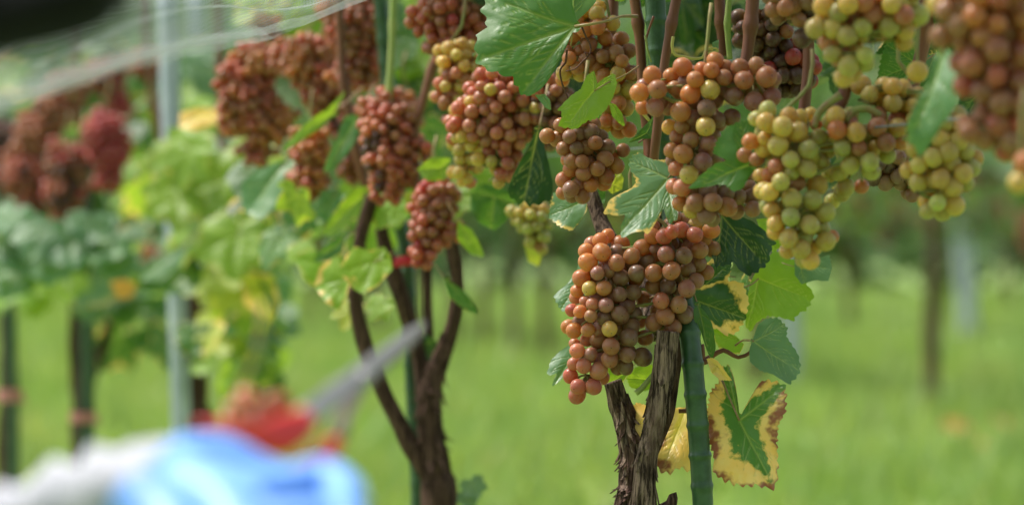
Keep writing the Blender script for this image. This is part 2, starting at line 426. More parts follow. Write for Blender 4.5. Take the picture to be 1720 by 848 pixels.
def free_leaf(vine, px, py, d, size_px, theta, yaw, pitch, colk, margin=0, burn=0, pool=None, roll=0):
    me = random.choice(pool or LEAF_MID)
    o = link('leaf', me, vine)
    R = Matrix.Rotation(rad(yaw), 4, 'Z') @ Matrix.Rotation(rad(pitch), 4, 'X') @ Matrix.Rotation(-rad(theta - 90), 4, 'Y')
    L = P3(px, py, d) - vine.location
    o.matrix_local = Matrix.Translation(L) @ R @ Matrix.Scale(size_px * d * K, 4)
    leaf_props(o, colk, margin, burn); return o
def fill_leaves(vine, box, n, dr, size, cols, pool=None, margin=.12):
    x0, y0, x1, y1 = box
    for _ in range(n):
        ck = random.choice(cols)
        free_leaf(vine, random.uniform(x0, x1), random.uniform(y0, y1), random.uniform(*dr), random.uniform(*size), random.gauss(262, 45),
                  random.gauss(-15, 38), random.gauss(-50 if ck in 'TB' else -28, 24), ck, random.choice((0, 0, 0, 0, 0, margin, margin * 2)), 0, pool)

# ------------------------------------------------------------------ grapes
GD = .0166
def grape_mesh(seg, ring, sd):
    r_ = random.Random(sd); v = [(0, 0, GD/2)]; ex = 1 + r_.uniform(-.02, .07)
    for i in range(1, ring):
        t = math.pi * i / ring
        for j in range(seg):
            a = 2*math.pi*j/seg
            q = Vector((math.sin(t)*math.cos(a), math.sin(t)*math.sin(a), math.cos(t)))
            k = 1 + .035 * mnoise.noise(q * 1.3 + Vector((sd, 0, 0)))
            v.append((q.x*k*GD/2, q.y*k*GD/2, q.z*k*ex*GD/2))
    v.append((0, 0, -GD/2*ex)); f = []
    for j in range(seg): f.append((0, 1+j, 1+(j+1) % seg))
    for i in range(ring-2):
        for j in range(seg):
            a, b = 1+i*seg+j, 1+i*seg+(j+1) % seg; f.append((a, a+seg, b+seg, b))
    l = len(v)-1; b0 = 1+(ring-2)*seg
    for j in range(seg): f.append((b0+j, l, b0+(j+1) % seg))
    me = mesh('grape', v, f); me.materials.append(M_GRAPE); return me
GR_HI = [grape_mesh(20, 12, i) for i in range(5)]
GR_LO = [grape_mesh(10, 7, 10 + i) for i in range(4)]
# skin colours by ripeness; browns also hold the shade inside the sharp bunch
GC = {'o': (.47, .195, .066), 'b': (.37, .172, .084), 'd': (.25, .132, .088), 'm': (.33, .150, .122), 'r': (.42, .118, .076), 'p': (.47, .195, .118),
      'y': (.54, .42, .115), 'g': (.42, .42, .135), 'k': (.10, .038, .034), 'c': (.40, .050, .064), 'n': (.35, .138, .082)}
def rot_to(dirv):
    return Vector((0, 0, -1)).rotation_difference(dirv.normalized()) @ Quaternion((0, 0, 1), random.uniform(0, 6.28))

def pack(lobes, D, exclude=None, only_back=None, tries=9000, seed=0, depthmax=1.9, sp=.77, dmin=.40):
    r_ = np.random.default_rng(seed)
    C = np.array([l[:3] for l in lobes]); R = np.array([l[3] for l in lobes])
    lo = (C - R[:, None]).min(0); hi = (C + R[:, None]).max(0)
    c = lo + (hi - lo) * r_.random((tries, 3))
    dep = (R[None] - np.sqrt(((c[:, None] - C[None])**2).sum(2))).max(1)
    ok = (dep > dmin * D) & (dep < depthmax * D)
    if only_back is not None: ok &= c[:, 1] > only_back
    c, dep = c[ok], dep[ok]
    o = np.argsort(dep + r_.random(len(dep)) * D * .35); c = c[o]
    acc = list(exclude) if exclude is not None else []; n0 = len(acc)
    for p in c:
        if acc:
            q = np.array(acc) - p
            if (q*q).sum(1).min() < (sp * D)**2: continue
        acc.append(p)
    return acc[n0:]

def lobes_w(lobes, d, squash=.95):
    L = []
    for l in lobes:
        x, y, r = l[:3]; p = P3(x, y, d + (l[3] if len(l) > 3 else 0)); L.append((p.x, p.y, p.z, r * d * K))
    return L
def nearest_axis(p, L):
    best = min(L, key=lambda l: (Vector(l[:3]) - p).length - l[3]); return Vector(best[:3])

def build_bunch(label, centers, radii, cols, L, hi=True, top=None, group=None, stem=True, name='grape_bunch'):
    ctr = Vector(np.mean(np.array([tuple(c) for c in centers]), 0)); zt = max(c.z for c in centers)
    base = Vector((ctr.x, ctr.y, zt + .01)) if top is None else Vector(top)
    root = thing(name, label, 'grapes', base, group)
    pool = GR_HI if hi else GR_LO
    for c, r, k in zip(centers, radii, cols):
        g = bpy.data.objects.new('grape', random.choice(pool)); COL.objects.link(g); g.parent = root
        ax = nearest_axis(c, L); dv = (c - ax) + Vector((random.gauss(0, .006), random.gauss(0, .006), random.gauss(-.004, .006)))
        if dv.length < 1e-5: dv = Vector((0, -1, 0))
        g.location = c - base; g.rotation_mode = 'QUATERNION'; g.rotation_quaternion = rot_to(dv)
        s = 2 * r / GD; g.scale = (s * random.uniform(.95, 1.03), s * random.uniform(.95, 1.03), s * random.uniform(.97, 1.07))
        cc = GC[k]; j = 1 + random.uniform(-.13, .13); h = random.uniform(-.08, .08)
        g.color = (cc[0]*j*(1+h*.4), cc[1]*j*(1-h), cc[2]*j*(1-h), 1)
    if stem:
        parts = []
        axs = sorted([Vector(l[:3]) for l in L], key=lambda a: -a.z)
        parts.append(tube([base + Vector((.004, .012, .045)), base + Vector((0, .004, .012))] + axs, [.0022, .0020] + [.0018]*(len(axs)-1) + [.001], 6, .012))
        for c in centers[:: 1 if hi else 2]:
            ax = nearest_axis(c, L); e = c + (ax - c).normalized() * GD * .42
            parts.append(tube([e, (e + ax) / 2 + Vector((0, 0, .004)), ax + Vector((0, 0, .006))], [.0011, .0009, .0012], 4, .02, cap=False))
        v, f = join_parts(parts)
        me = mesh('stem', [Vector(p) - base for p in v], f); link('stem', me, root, mat=M_STEM)
    return root
def pick(pal): return random.choices([p[0] for p in pal], [p[1] for p in pal])[0]
def auto_bunch(label, lobes, d, pal, seed, hi=True, gs=1.0, group=None, depthmax=1.9):
    if len(lobes) > 1:                       # shoulders and gaps: smaller side lobes round every main one
        rl = random.Random(seed); xs = []
        for l in lobes:
            for _ in range(3):
                a = rl.uniform(0, 6.28); q = rl.uniform(.75, 1.0); xs.append((l[0] + math.cos(a) * l[2] * q, l[1] + math.sin(a) * l[2] * q * .9, l[2] * rl.uniform(.34, .50), rl.uniform(-.012, .02)))
        lobes = [(l[0], l[1], l[2] * (.88 if d > 3.3 else .96)) for l in lobes] + xs
    D = GD * gs; L = lobes_w([(l[0], l[1], l[2] * (1.13 if 3.35 < d else 1.05), *l[3:]) for l in lobes], d)
    c = [Vector(p) for p in pack(L, D, seed=seed, depthmax=depthmax)]
    o = np.random.default_rng(seed).random(3) * 9
    cols = []
    for p in c:                              # ripeness runs in patches over a bunch
        t = mnoise.noise(p * 22 + Vector(o)) * .5 + .5 + random.uniform(-.22, .22)
        tot = sum(q[1] for q in pal); acc = 0; kx = pal[-1][0]
        for kk, wv in pal:
            acc += wv / tot
            if (t - .1) / .8 < acc: kx = kk; break
        cols.append(kx)
    rr = [D / 2 * random.uniform(.88, 1.10) for _ in c]
    return build_bunch(label, c, rr, cols, L, hi, group=group)
def hero_bunch(label, tiles, lobes, d, seed, fillpal, group=None):
    D = GD; L = lobes_w(lobes, d); C, R, CC = [], [], []
    for ox, oy, rows in tiles:
        for row in rows:
            x, y, k, lay = row[:4]; r = (row[4] if len(row) > 4 else 75) / 5.3
            px, py = ox + x / 5.3, oy + y / 5.3; p = P3(px, py, d); yy = []
            for l in L:
                dd = math.hypot(p.x - l[0], p.z - l[2])
                yy.append(l[1] - math.sqrt(max(l[3]**2 - dd*dd, 0)) * .85 + max(0, dd - l[3]) * .8)
            y0 = min(yy) + lay * .0125
            C.append(P3(px, py, y0)); R.append(r * y0 * K); CC.append(k)
    for it in range(14):                     # settle overlapping grapes apart in depth
        for i in range(len(C)):
            for j in range(i):
                dv = C[i] - C[j]; m = (R[i] + R[j]) * .90
                if dv.length < m:
                    h = math.hypot(dv.x, dv.z); need = math.sqrt(max(m*m - h*h, 0)) - abs(dv.y)
                    s = 1 if dv.y > 0 or (dv.y == 0) else -1
                    C[i] = C[i] + Vector((0, s * need * .3, 0)); C[j] = C[j] - Vector((0, s * need * .3, 0))
    ex = [np.array(c) for c in C]
    back = [Vector(p) for p in pack(L, D, exclude=ex, only_back=min(l[1] for l in L) + .004, seed=seed, depthmax=3.2, sp=.74, dmin=.3)]
    C += back; R += [D / 2 * random.uniform(.9, 1.04) for _ in back]; CC += [pick(fillpal) for _ in back]
    return build_bunch(label, C, R, CC, L, True, group=group)

FRONT = 'grape bunches on the front row of vines'
hero_bunch('sharpest two-lobed bunch of amber and brown grapes above the green stake', [
 (930, 370, [(415,180,'o',1,72),(480,140,'o',2,66),(290,275,'o',1,72),(430,285,'o',0,85),(595,215,'o',1,85),(305,375,'o',0,85),(560,378,'b',0,77),
  (695,318,'b',0,77),(790,243,'o',0,80),(895,255,'m',1,46),(390,470,'m',0,66),(490,440,'m',1,70),(245,515,'o',1,80),(600,510,'d',1,75),(740,470,'d',0,78),
  (835,370,'d',1,70),(320,605,'y',0,70),(447,605,'o',0,72),(585,660,'d',0,72),(710,640,'d',1,75),(210,630,'o',1,62),(195,690,'p',2,60),(500,560,'d',2,72),
  (280,725,'p',1,50),(345,745,'p',0,58),(465,755,'m',0,72),(655,770,'d',1,72),(165,800,'r',1,62),(235,810,'o',0,60),(330,850,'b',0,62),(580,830,'d',1,75),
  (450,870,'d',1,72),(800,700,'d',2,75),
  (880,140,'o',1,75),(985,145,'r',0,75),(1050,105,'r',0,66),(1130,85,'r',1,75),(1255,130,'r',0,75),(1255,45,'y',2,72),(1400,90,'o',0,78),(1350,165,'b',1,64),
  (1415,255,'b',1,78),(1300,265,'b',0,78),(1000,305,'m',0,80),(1160,315,'d',0,80),(890,468,'b',0,85),(1050,447,'b',0,85),(1195,440,'d',1,72),(1290,385,'d',1,72),
  (1360,465,'b',1,72),(1270,540,'m',0,76),(1180,605,'m',0,82),(1020,585,'d',1,76),(885,585,'b',1,72),(955,715,'p',0,80),(1115,750,'b',0,80),(990,850,'b',0,85),(1190,830,'d',1,76)]),
 (930, 520, [(130,150,'o',1,68),(180,185,'o',0,72),(305,180,'o',0,64),(495,170,'y',0,74),(400,165,'m',1,70),(390,265,'b',1,72),(295,270,'p',1,62),(185,300,'p',1,52),
  (210,365,'p',0,72),(330,395,'m',0,64),(510,325,'b',0,80),(670,250,'d',0,85),(690,150,'d',1,76),(765,110,'b',2,62),(815,250,'b',1,74),(500,440,'b',0,78),(655,400,'d',0,76),
  (790,420,'d',0,85),(640,505,'d',1,74),(180,480,'p',1,62),(268,500,'p',0,72),(400,540,'p',0,80),(150,590,'r',0,72),(215,685,'r',0,72),(355,685,'r',0,75),(210,760,'r',0,75),
  (430,600,'r',1,70),(430,450,'m',1,70),(600,60,'d',1,76),(720,40,'d',1,76),(895,110,'b',0,80),(1065,160,'b',0,82),(1160,50,'d',1,76)])],
 [(1005,425,38),(1025,470,58),(1015,525,60),(1030,580,52),(985,600,34),(985,640,26),(1130,400,52),(1135,450,56),(1128,500,44),(1125,540,28)], FD, 11, [('d',3),('b',2),('m',1)], FRONT)
hero_bunch('brown amber bunch with a side wing, hanging directly over the sharpest two-lobed bunch', [
 (1040, 90, [(565,120,'o',0,88),(295,195,'o',0,86),(180,350,'o',0,86),(340,320,'b',0,86),(465,200,'o',1,76),(215,480,'o',1,72),(320,480,'m',0,80),(440,480,'m',1,76),(490,310,'b',1,66),
  (540,340,'b',1,70),(635,360,'o',0,92),(675,235,'o',0,78),(735,140,'o',1,66),(820,150,'o',0,74),(850,65,'o',1,75),(810,325,'y',0,90),(935,215,'b',0,76),(950,120,'b',1,66),(1075,125,'b',0,80),
  (1220,105,'b',0,76),(1110,240,'b',0,88),(1310,210,'b',0,98),(1380,230,'m',1,64),(1020,380,'d',0,82),(1200,430,'m',0,90),(1360,390,'m',0,86),(545,520,'o',0,95),(780,490,'d',0,85),(1000,570,'d',1,80),
  (770,650,'y',0,92),(450,655,'y',1,72),(560,650,'b',1,72),(640,770,'b',0,76),(510,745,'b',1,64),(790,800,'m',0,74),(870,590,'d',1,75),(670,570,'d',1,75)]),
 (1040, 240, [(465,70,'o',1,72),(570,100,'o',0,90),(745,170,'m',0,86),(780,60,'m',1,76),(505,230,'p',1,68),(620,285,'y',0,86),(490,390,'p',0,76),(560,400,'p',0,80),(650,440,'b',1,72),(540,540,'o',1,72),
  (640,600,'y',1,76),(680,535,'b',0,86),(790,430,'d',1,86),(830,530,'b',0,86),(960,570,'b',0,90),(780,640,'m',0,86),(1190,590,'m',0,76),(950,450,'d',1,80),(1060,480,'d',1,76),(1180,480,'d',1,76),
  (900,300,'d',2),(1050,330,'d',2),(880,200,'d',2),(1000,150,'d',2),(1150,300,'d',2),(1150,400,'d',2)])],
 [(1098,150,36),(1190,135,48),(1265,145,50),(1185,200,52),(1165,265,48),(1185,330,50),(1235,345,30)], 2.66, 12, [('d',3),('m',2),('b',1)], FRONT)
hero_bunch('big pale green bunch with a broad right shoulder, right of the amber bunches', [
 (1230, 170, [(295,185,'y',0,85),(500,130,'y',1,80),(600,150,'y',1,76),(440,230,'y',0,95),(585,275,'y',0,95),(335,220,'y',1,70),(410,395,'y',0,95),(285,420,'y',1,80),(160,360,'o',0,74),(110,480,'b',1,70),
  (220,520,'b',1,66),(290,330,'y',1,68),(700,120,'y',2,68),(920,130,'y',0,90),(745,210,'r',1,54),(930,260,'o',0,90),(1060,190,'p',1,64),(1100,280,'y',0,90),(770,320,'g',1,80),(675,430,'g',0,92),
  (520,520,'g',0,82),(850,440,'g',2,76),(980,415,'g',0,82),(1130,420,'b',0,76),(1270,410,'y',1,72),(1370,370,'b',0,86),(1290,230,'b',0,90),(1310,130,'b',1,76),(1050,570,'g',0,88),(1220,540,'g',0,86),
  (1240,620,'g',0,86),(1380,480,'g',1,80),(805,550,'g',1,72),(670,600,'g',0,86),(385,580,'p',1,72),(255,660,'y',1,66),(330,660,'o',1,66),(425,720,'g',0,82),(530,630,'g',1,76),(755,750,'y',0,98),
  (580,730,'b',1,76),(950,640,'g',1,80),(870,650,'g',2,76),(280,790,'y',1,76),(330,810,'y',0,86),(1000,770,'g',1,82),(1150,760,'b',2,70)]),
 (1230, 300, [(530,180,'g',0,92),(715,190,'g',0,90),(270,110,'y',1,76),(350,280,'y',0,76),(520,340,'g',0,88),(690,410,'g',0,90),(380,400,'y',0,76),(390,470,'y',1,76),(830,300,'g',0,90),(800,440,'g',1,80),
  (500,530,'y',0,86),(610,630,'y',0,86),(830,560,'y',0,90),(500,640,'y',1,76),(700,730,'y',0,86),(640,540,'g',1,76),(890,520,'o',1,66),(980,130,'g',1,80),(900,200,'g',2,76)])],
 [(1300,215,45),(1330,255,56),(1420,225,46),(1450,255,40),(1315,320,46),(1340,370,50),(1355,415,34),(1485,225,34)], 2.55, 13, [('g',4),('y',1)], FRONT)

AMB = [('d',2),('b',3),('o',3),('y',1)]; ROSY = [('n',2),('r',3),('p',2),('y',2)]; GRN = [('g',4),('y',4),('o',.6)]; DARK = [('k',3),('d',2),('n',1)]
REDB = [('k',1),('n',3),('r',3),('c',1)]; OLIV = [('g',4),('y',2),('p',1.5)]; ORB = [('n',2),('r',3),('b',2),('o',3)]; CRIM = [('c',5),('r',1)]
B = [
 ('short green bunch hanging under the blue-green leaf, second green bunch from the right edge', [(1598,225,46),(1588,280,56),(1575,335,40),(1592,352,30),(1542,285,36),(1545,235,34)], 2.47, GRN, 1.02),
 ('largest and most blurred rosy bunch, cut by the right edge of the picture', [(1660,5,90),(1675,90,80),(1695,165,68),(1640,215,40),(1710,235,48),(1600,45,44)], 2.14, [('n',2),('r',2),('b',3),('o',2),('y',1)], 1.08),
 ('pale stray grapes low on the right edge, under the blurred rosy bunch', [(1716,292,34)], 2.05, [('y',2),('o',2)], 1.05),
 ('olive green bunch with pink grapes at its foot, hanging from the top edge', [(1425,20,58),(1420,75,46),(1430,110,38),(1500,15,58)], 2.42, OLIV, 1.06),
 ('loose cluster of orange and yellow grapes between the two green bunches', [(1455,150,26),(1490,160,34),(1525,165,32),(1540,205,36),(1500,215,36)], 2.56, [('o',4),('y',4),('p',1)], 1.04),
 ('single yellow grape standing clear of the loose orange cluster', [(1543,121,16.5)], 2.50, [('y',1)], 1.12),
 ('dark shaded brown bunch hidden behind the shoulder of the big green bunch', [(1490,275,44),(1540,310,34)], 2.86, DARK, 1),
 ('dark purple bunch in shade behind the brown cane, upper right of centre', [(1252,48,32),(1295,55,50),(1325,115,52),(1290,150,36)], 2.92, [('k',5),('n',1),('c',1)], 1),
 ('brown bunch at the top edge, left of the olive green bunch', [(1330,2,50),(1362,50,34)], 2.6, [('d',2),('b',2),('k',2)], 1.02),
 ('amber bunch ending in one yellow grape, below the small lime leaf', [(968,228,44),(990,262,48),(972,305,38),(1015,270,34)], 2.87, AMB, .98),
 ('amber and yellow bunch half hidden behind the small lime leaf', [(990,45,44),(965,105,36),(1035,110,44),(1035,165,36),(1030,200,34)], 2.93, [('b',2),('o',3),('y',3)], 1),
 ('broad pink and yellow bunch below the biggest green leaf', [(835,165,58),(795,205,50),(845,215,52),(842,268,36),(885,185,46),(840,290,26)], 3.13, ROSY, .90),
 ('dark pink bunch at the top edge, left of the biggest green leaf', [(755,25,56),(745,70,38),(790,40,40)], 3.3, REDB, .92),
 ('long thin yellow and pink bunch left of the broad pink bunch', [(775,105,44),(755,155,32),(770,190,32),(785,240,36),(782,285,32)], 3.24, [('y',4),('p',2),('n',1)], .92),
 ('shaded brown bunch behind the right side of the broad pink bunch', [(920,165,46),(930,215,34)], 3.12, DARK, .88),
 ('dusky pink bunch left of the green stake with red tape', [(648,215,50),(658,265,52),(648,315,34)], 3.5, [('n',3),('r',3),('p',2),('k',1)], .86),
 ('small orange bunch under the long lime leaf', [(522,250,38),(520,305,36)], 3.72, ORB, .86),
 ('wet looking red bunch hanging right above the red tape', [(735,335,42),(725,385,42),(712,425,28)], 3.42, [('c',2),('r',3),('n',3)], .86),
 ('small drab olive bunch hanging alone below the dark green leaf', [(895,365,36),(902,400,24)], 3.36, [('g',4),('y',1),('b',1)], .86),
 ('orange-brown bunch farthest left in the middle vine, beside the blue-green leaf', [(425,115,50),(415,165,52),(448,205,48),(432,255,30),(395,200,34)], 3.95, ORB, .88),
 ('orange-brown bunch behind the long lime leaf', [(520,105,52),(545,155,46)], 3.82, ORB, .88),
 ('orange-brown bunch at the top, left of the green stake', [(595,45,56),(605,110,46)], 3.72, ORB, .88),
 ('small orange bunch under the hem of the net', [(458,45,34),(480,100,30)], 4.05, ORB, .88),
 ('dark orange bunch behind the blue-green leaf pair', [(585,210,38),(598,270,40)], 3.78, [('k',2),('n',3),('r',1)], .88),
 ('little orange bunch between the stake and the dark cane', [(672,180,34),(690,215,24)], 3.85, ORB, .88),
 ('crimson bunch, reddest in the left vine', [(172,225,38),(185,260,34),(182,300,26)], 5.0, CRIM, 1),
 ('brown bunch left of the crimson bunch', [(118,150,36),(92,185,42),(62,225,42),(50,250,30)], 5.2, [('n',3),('b',2),('k',1)], 1),
 ('lowest brown bunch near the left edge', [(42,295,44),(55,345,32)], 5.2, [('n',3),('r',2),('k',1)], 1),
 ('dark red bunch under the brown bunch at left', [(112,275,40),(105,325,38),(108,355,26)], 5.1, [('c',2),('n',2),('k',1)], 1),
 ('small dull red bunch above the crimson bunch', [(180,130,34),(195,175,28)], 5.4, [('n',2),('c',1),('k',1)], 1),
 ('dark brown bunch cut by the left edge', [(0,240,44),(5,290,30)], 5.5, [('k',3),('n',1)], 1),
 ('tiny orange bunch under the net beside the steel post', [(246,108,26)], 5.6, ORB, 1),
 ('small brown bunch low beside the steel post', [(252,435,26),(262,480,18)], 5.6, ORB, 1),
 ('blurred red grapes held above the blue glove, behind the red grip', [(432,690,46),(388,702,34),(460,712,34)], 1.62, [('r',3),('p',2),('o',1)], .85),
]
for i, (lab, lobes, d, pal, gs) in enumerate(B):
    auto_bunch(lab, lobes, d, pal, 100 + i, hi=d < 3.2, gs=gs, group=None if 'glove' in lab else FRONT)

# ------------------------------------------------------------------ vines of the front row
def bark_fun(seed, amp=.28, ridges=9):
    def f(a, s, R):
        q = Vector((math.cos(a) * ridges * .45, math.sin(a) * ridges * .45, s * 9 + seed))
        n1 = mnoise.noise(q); n2 = mnoise.noise(Vector((math.cos(a)*1.3, math.sin(a)*1.3, s * 26 + seed * 3)))
        n3 = abs(mnoise.noise(Vector((math.cos(a + s*3) * 6, math.sin(a + s*3) * 6, s * 22 + seed))))
        return 1 + amp * n1 + amp * .5 * n2 + amp * .7 * (n3 - .3)
    return f
def part_tube(vine, name, pts, rads, mat, sides=10, step=.01, rfun=None):
    v, f = tube(pts, rads, sides, step, rfun)
    return link(name, mesh(name, [Vector(p) - vine.location for p in v], f), vine, mat=mat)
def pxt(rows, d): return [P3(x, y, d + (r[0] if r else 0)) for x, y, *r in rows]
def cane(vine, rows, d, rpx, mat=None, sides=10):
    pts = pxt(rows, d); R = rpx * d * K
    node = lambda a, s, r: 1 + .30 * math.exp(-(((s % .085) - .042) / .006)**2) + .05 * math.sin(s * 60)
    return part_tube(vine, 'cane' if mat is None else 'shoot', pts, [R] * len(pts), mat or M_CANE, sides, .004 if d < 3.2 else .012, node)
def loose_bark(vine, pts, rads, n, seed, mat, lr=(.02, .06)):
    r_ = random.Random(seed); P, R = spline(pts, rads, .004); parts = []
    for _ in range(n):
        i = r_.randrange(4, len(P) - 18); a = r_.uniform(0, 6.28); ln = max(4, min(int(r_.uniform(*lr) / .004), len(P) - i - 2)); wd = r_.uniform(.0018, .006)
        v = []; flare = r_.uniform(.3, 2.3)
        for j in range(ln + 1):
            p = P[i + j]; t = (P[min(i+j+1, len(P)-1)] - P[i+j-1]).normalized()
            e1 = t.orthogonal().normalized(); e1 = Quaternion(t, a) @ e1; e2 = t.cross(e1)
            u = abs(j / ln * 2 - 1); rr = R[i+j] * (1.04 + .32 * flare * (max(0, j / ln - .55) / .45)**2 + .08 * mnoise.noise(Vector((i, j * .3, a))))
            ww = wd * (1 - u**3) + .0006
            v += [p + e1*rr - e2*ww, p + e1*(rr + .0016), p + e1*rr + e2*ww]
        f = []
        for j in range(ln):
            b = j*3; f += [(b, b+1, b+4, b+3), (b+1, b+2, b+5, b+4)]
        parts.append((v, f))
    v, f = join_parts(parts); me = mesh('loose_bark', [Vector(p) - vine.location for p in v], f, False)
    o = link('loose_bark', me, vine, mat=mat); o['kind'] = 'stuff'; return o

# --- main vine, in focus
VG = 'grapevines of the front row'
v1 = thing('grapevine', 'sharp vine with two crossing shaggy trunks beside the thick green stake', 'vine', P3(1070, gpy(2.82), 2.82), VG)
ta = pxt([(1030,640,.03),(1047,690,.03),(1062,750,.03),(1066,800,.03),(1058,860,.03),(1050,1000,.03),(1060,1500,.02),(1066,gpy(2.85),.02)], 2.82)
ra = [.0074, .0090, .0110, .0126, .0136, .016, .018, .022]
part_tube(v1, 'trunk', ta, ra, M_BARK, 56, .0028, bark_fun(3.1, .55, 10)); loose_bark(v1, ta[:6], ra[:6], 110, 5, M_BARK2, (.012, .045)); loose_bark(v1, ta[:6], ra[:6], 40, 55, M_BARK, (.012, .04))
tb = pxt([(1122,556,-.01),(1116,620,-.01),(1104,690,-.01),(1090,750,-.012),(1083,800,-.012),(1082,850,-.01),(1078,1000,0),(1072,1500,.0),(1070,gpy(2.82),0)], 2.79)
rb = [.0105, .0098, .0088, .0082, .0092, .0096, .012, .016, .020]
part_tube(v1, 'trunk', tb, rb, M_BARK, 56, .0028, bark_fun(8.7, .32, 8)); loose_bark(v1, tb[:7], rb[:7], 70, 9, M_BARK, (.03, .08))
tc = pxt([(1138,560,.03),(1134,620,.03),(1124,690,.03),(1104,745,.03),(1088,800,.025),(1078,1000,.02)], 2.80)
part_tube(v1, 'trunk', tc, [.0066, .0062, .0052, .005, .005, .006], M_BARK2, 32, .004, bark_fun(5.5, .25, 8))
part_tube(v1, 'cane', pxt([(985,300,.1),(1000,350,.09),(1016,390,.08),(1040,430,.07),(1075,480,.06),(1110,560,.02)], 2.84), [.0075, .008, .009, .010, .011, .012], M_BARK, 24, .005, bark_fun(2.2, .2, 7))
part_tube(v1, 'twig', pxt([(1068,660),(1078,652),(1092,635),(1102,625)], 2.80), [.003, .0028, .0026, .003], M_SHOOT, 10, .005)
part_tube(v1, 'twig', pxt([(1128,838),(1130,828),(1128,845),(1110,858)], 2.79), [.003, .004, .006, .007], M_BARK2, 10, .004)
part_tube(v1, 'twig', pxt([(1140,690),(1180,690),(1210,690),(1242,704)], 2.83), [.0022, .002, .0018, .0016], M_CANE, 8, .005)
part_tube(v1, 'twig', pxt([(1176,608),(1196,598),(1215,588),(1240,600),(1262,590),(1270,574)], 2.84), [.003, .0026, .0024, .002, .0018, .0018], M_CANE, 8, .005)
part_tube(v1, 'twig', pxt([(1178,578),(1180,596),(1176,610),(1192,604)], 2.83), [.0028, .0028, .003, .0028], M_CANE, 8, .005)
cane(v1, [(1142,-30),(1128,40),(1116,110),(1106,200),(1098,275,.01),(1100,330,.05),(1115,420,.06),(1122,540,.03)], 2.80, 8.5)
cane(v1, [(1062,-30),(1074,60),(1080,150),(1088,230),(1092,290),(1110,360,.05)], 2.86, 9)
cane(v1, [(1032,-30),(1028,40),(1024,85),(1020,140)], 2.98, 9)
cane(v1, [(1266,-30),(1262,30),(1256,85),(1248,130)], 2.74, 11)
cane(v1, [(1206,-30),(1212,50),(1216,95)], 2.95, 9)
cane(v1, [(1352,-20),(1358,90),(1350,190),(1340,260)], 2.72, 10)
cane(v1, [(1556,-30),(1552,60),(1545,100),(1530,150),(1500,190)], 2.66, 12)
cane(v1, [(1228,-30),(1222,40),(1226,100)], 2.9, 5, M_SHOOT, 8)
cane(v1, [(1420,120),(1418,160),(1405,185)], 2.57, 11)
cane(v1, [(1368,215),(1375,190),(1395,172),(1412,160)], 2.54, 6, M_STEM, 8)
cane(v1, [(1420,205),(1435,186),(1460,184),(1478,195)], 2.54, 6, M_STEM, 8)
def tendril(rows, d, r, mat, step=.003):
    part_tube(v1, 'tendril', pxt(rows, d), [r * (1 - .5 * i / len(rows)) for i in range(len(rows))], mat, 7, step)
tendril([(1131,62),(1129,78),(1134,92),(1150,96),(1166,99),(1180,97),(1184,88),(1192,82),(1203,82),(1206,86),(1196,88),(1186,90)], 2.79, .0017, M_TENDRIL)
tendril([(1066,155),(1070,172),(1076,185),(1084,195),(1091,203)], 2.79, .0026, M_TENDRIL)
tendril([(976,42),(984,62),(992,78),(990,92),(978,104),(966,116),(950,120)], 2.78, .0010, M_DRY)
tendril([(990,92),(982,88),(986,98),(974,108)], 2.78, .0007, M_DRY)
tendril([(952,85),(950,105),(941,118),(944,140),(952,160),(961,185)], 2.77, .0012, M_DRY)
tendril([(1098,28),(1090,50),(1084,70)], 2.82, .0014, M_CANE)
tendril([(1084,60),(1088,85),(1094,105)], 2.82, .0013, M_SHOOT)
tendril([(1120,215),(1105,222),(1088,230),(1072,240)], 2.84, .0011, M_CANE)

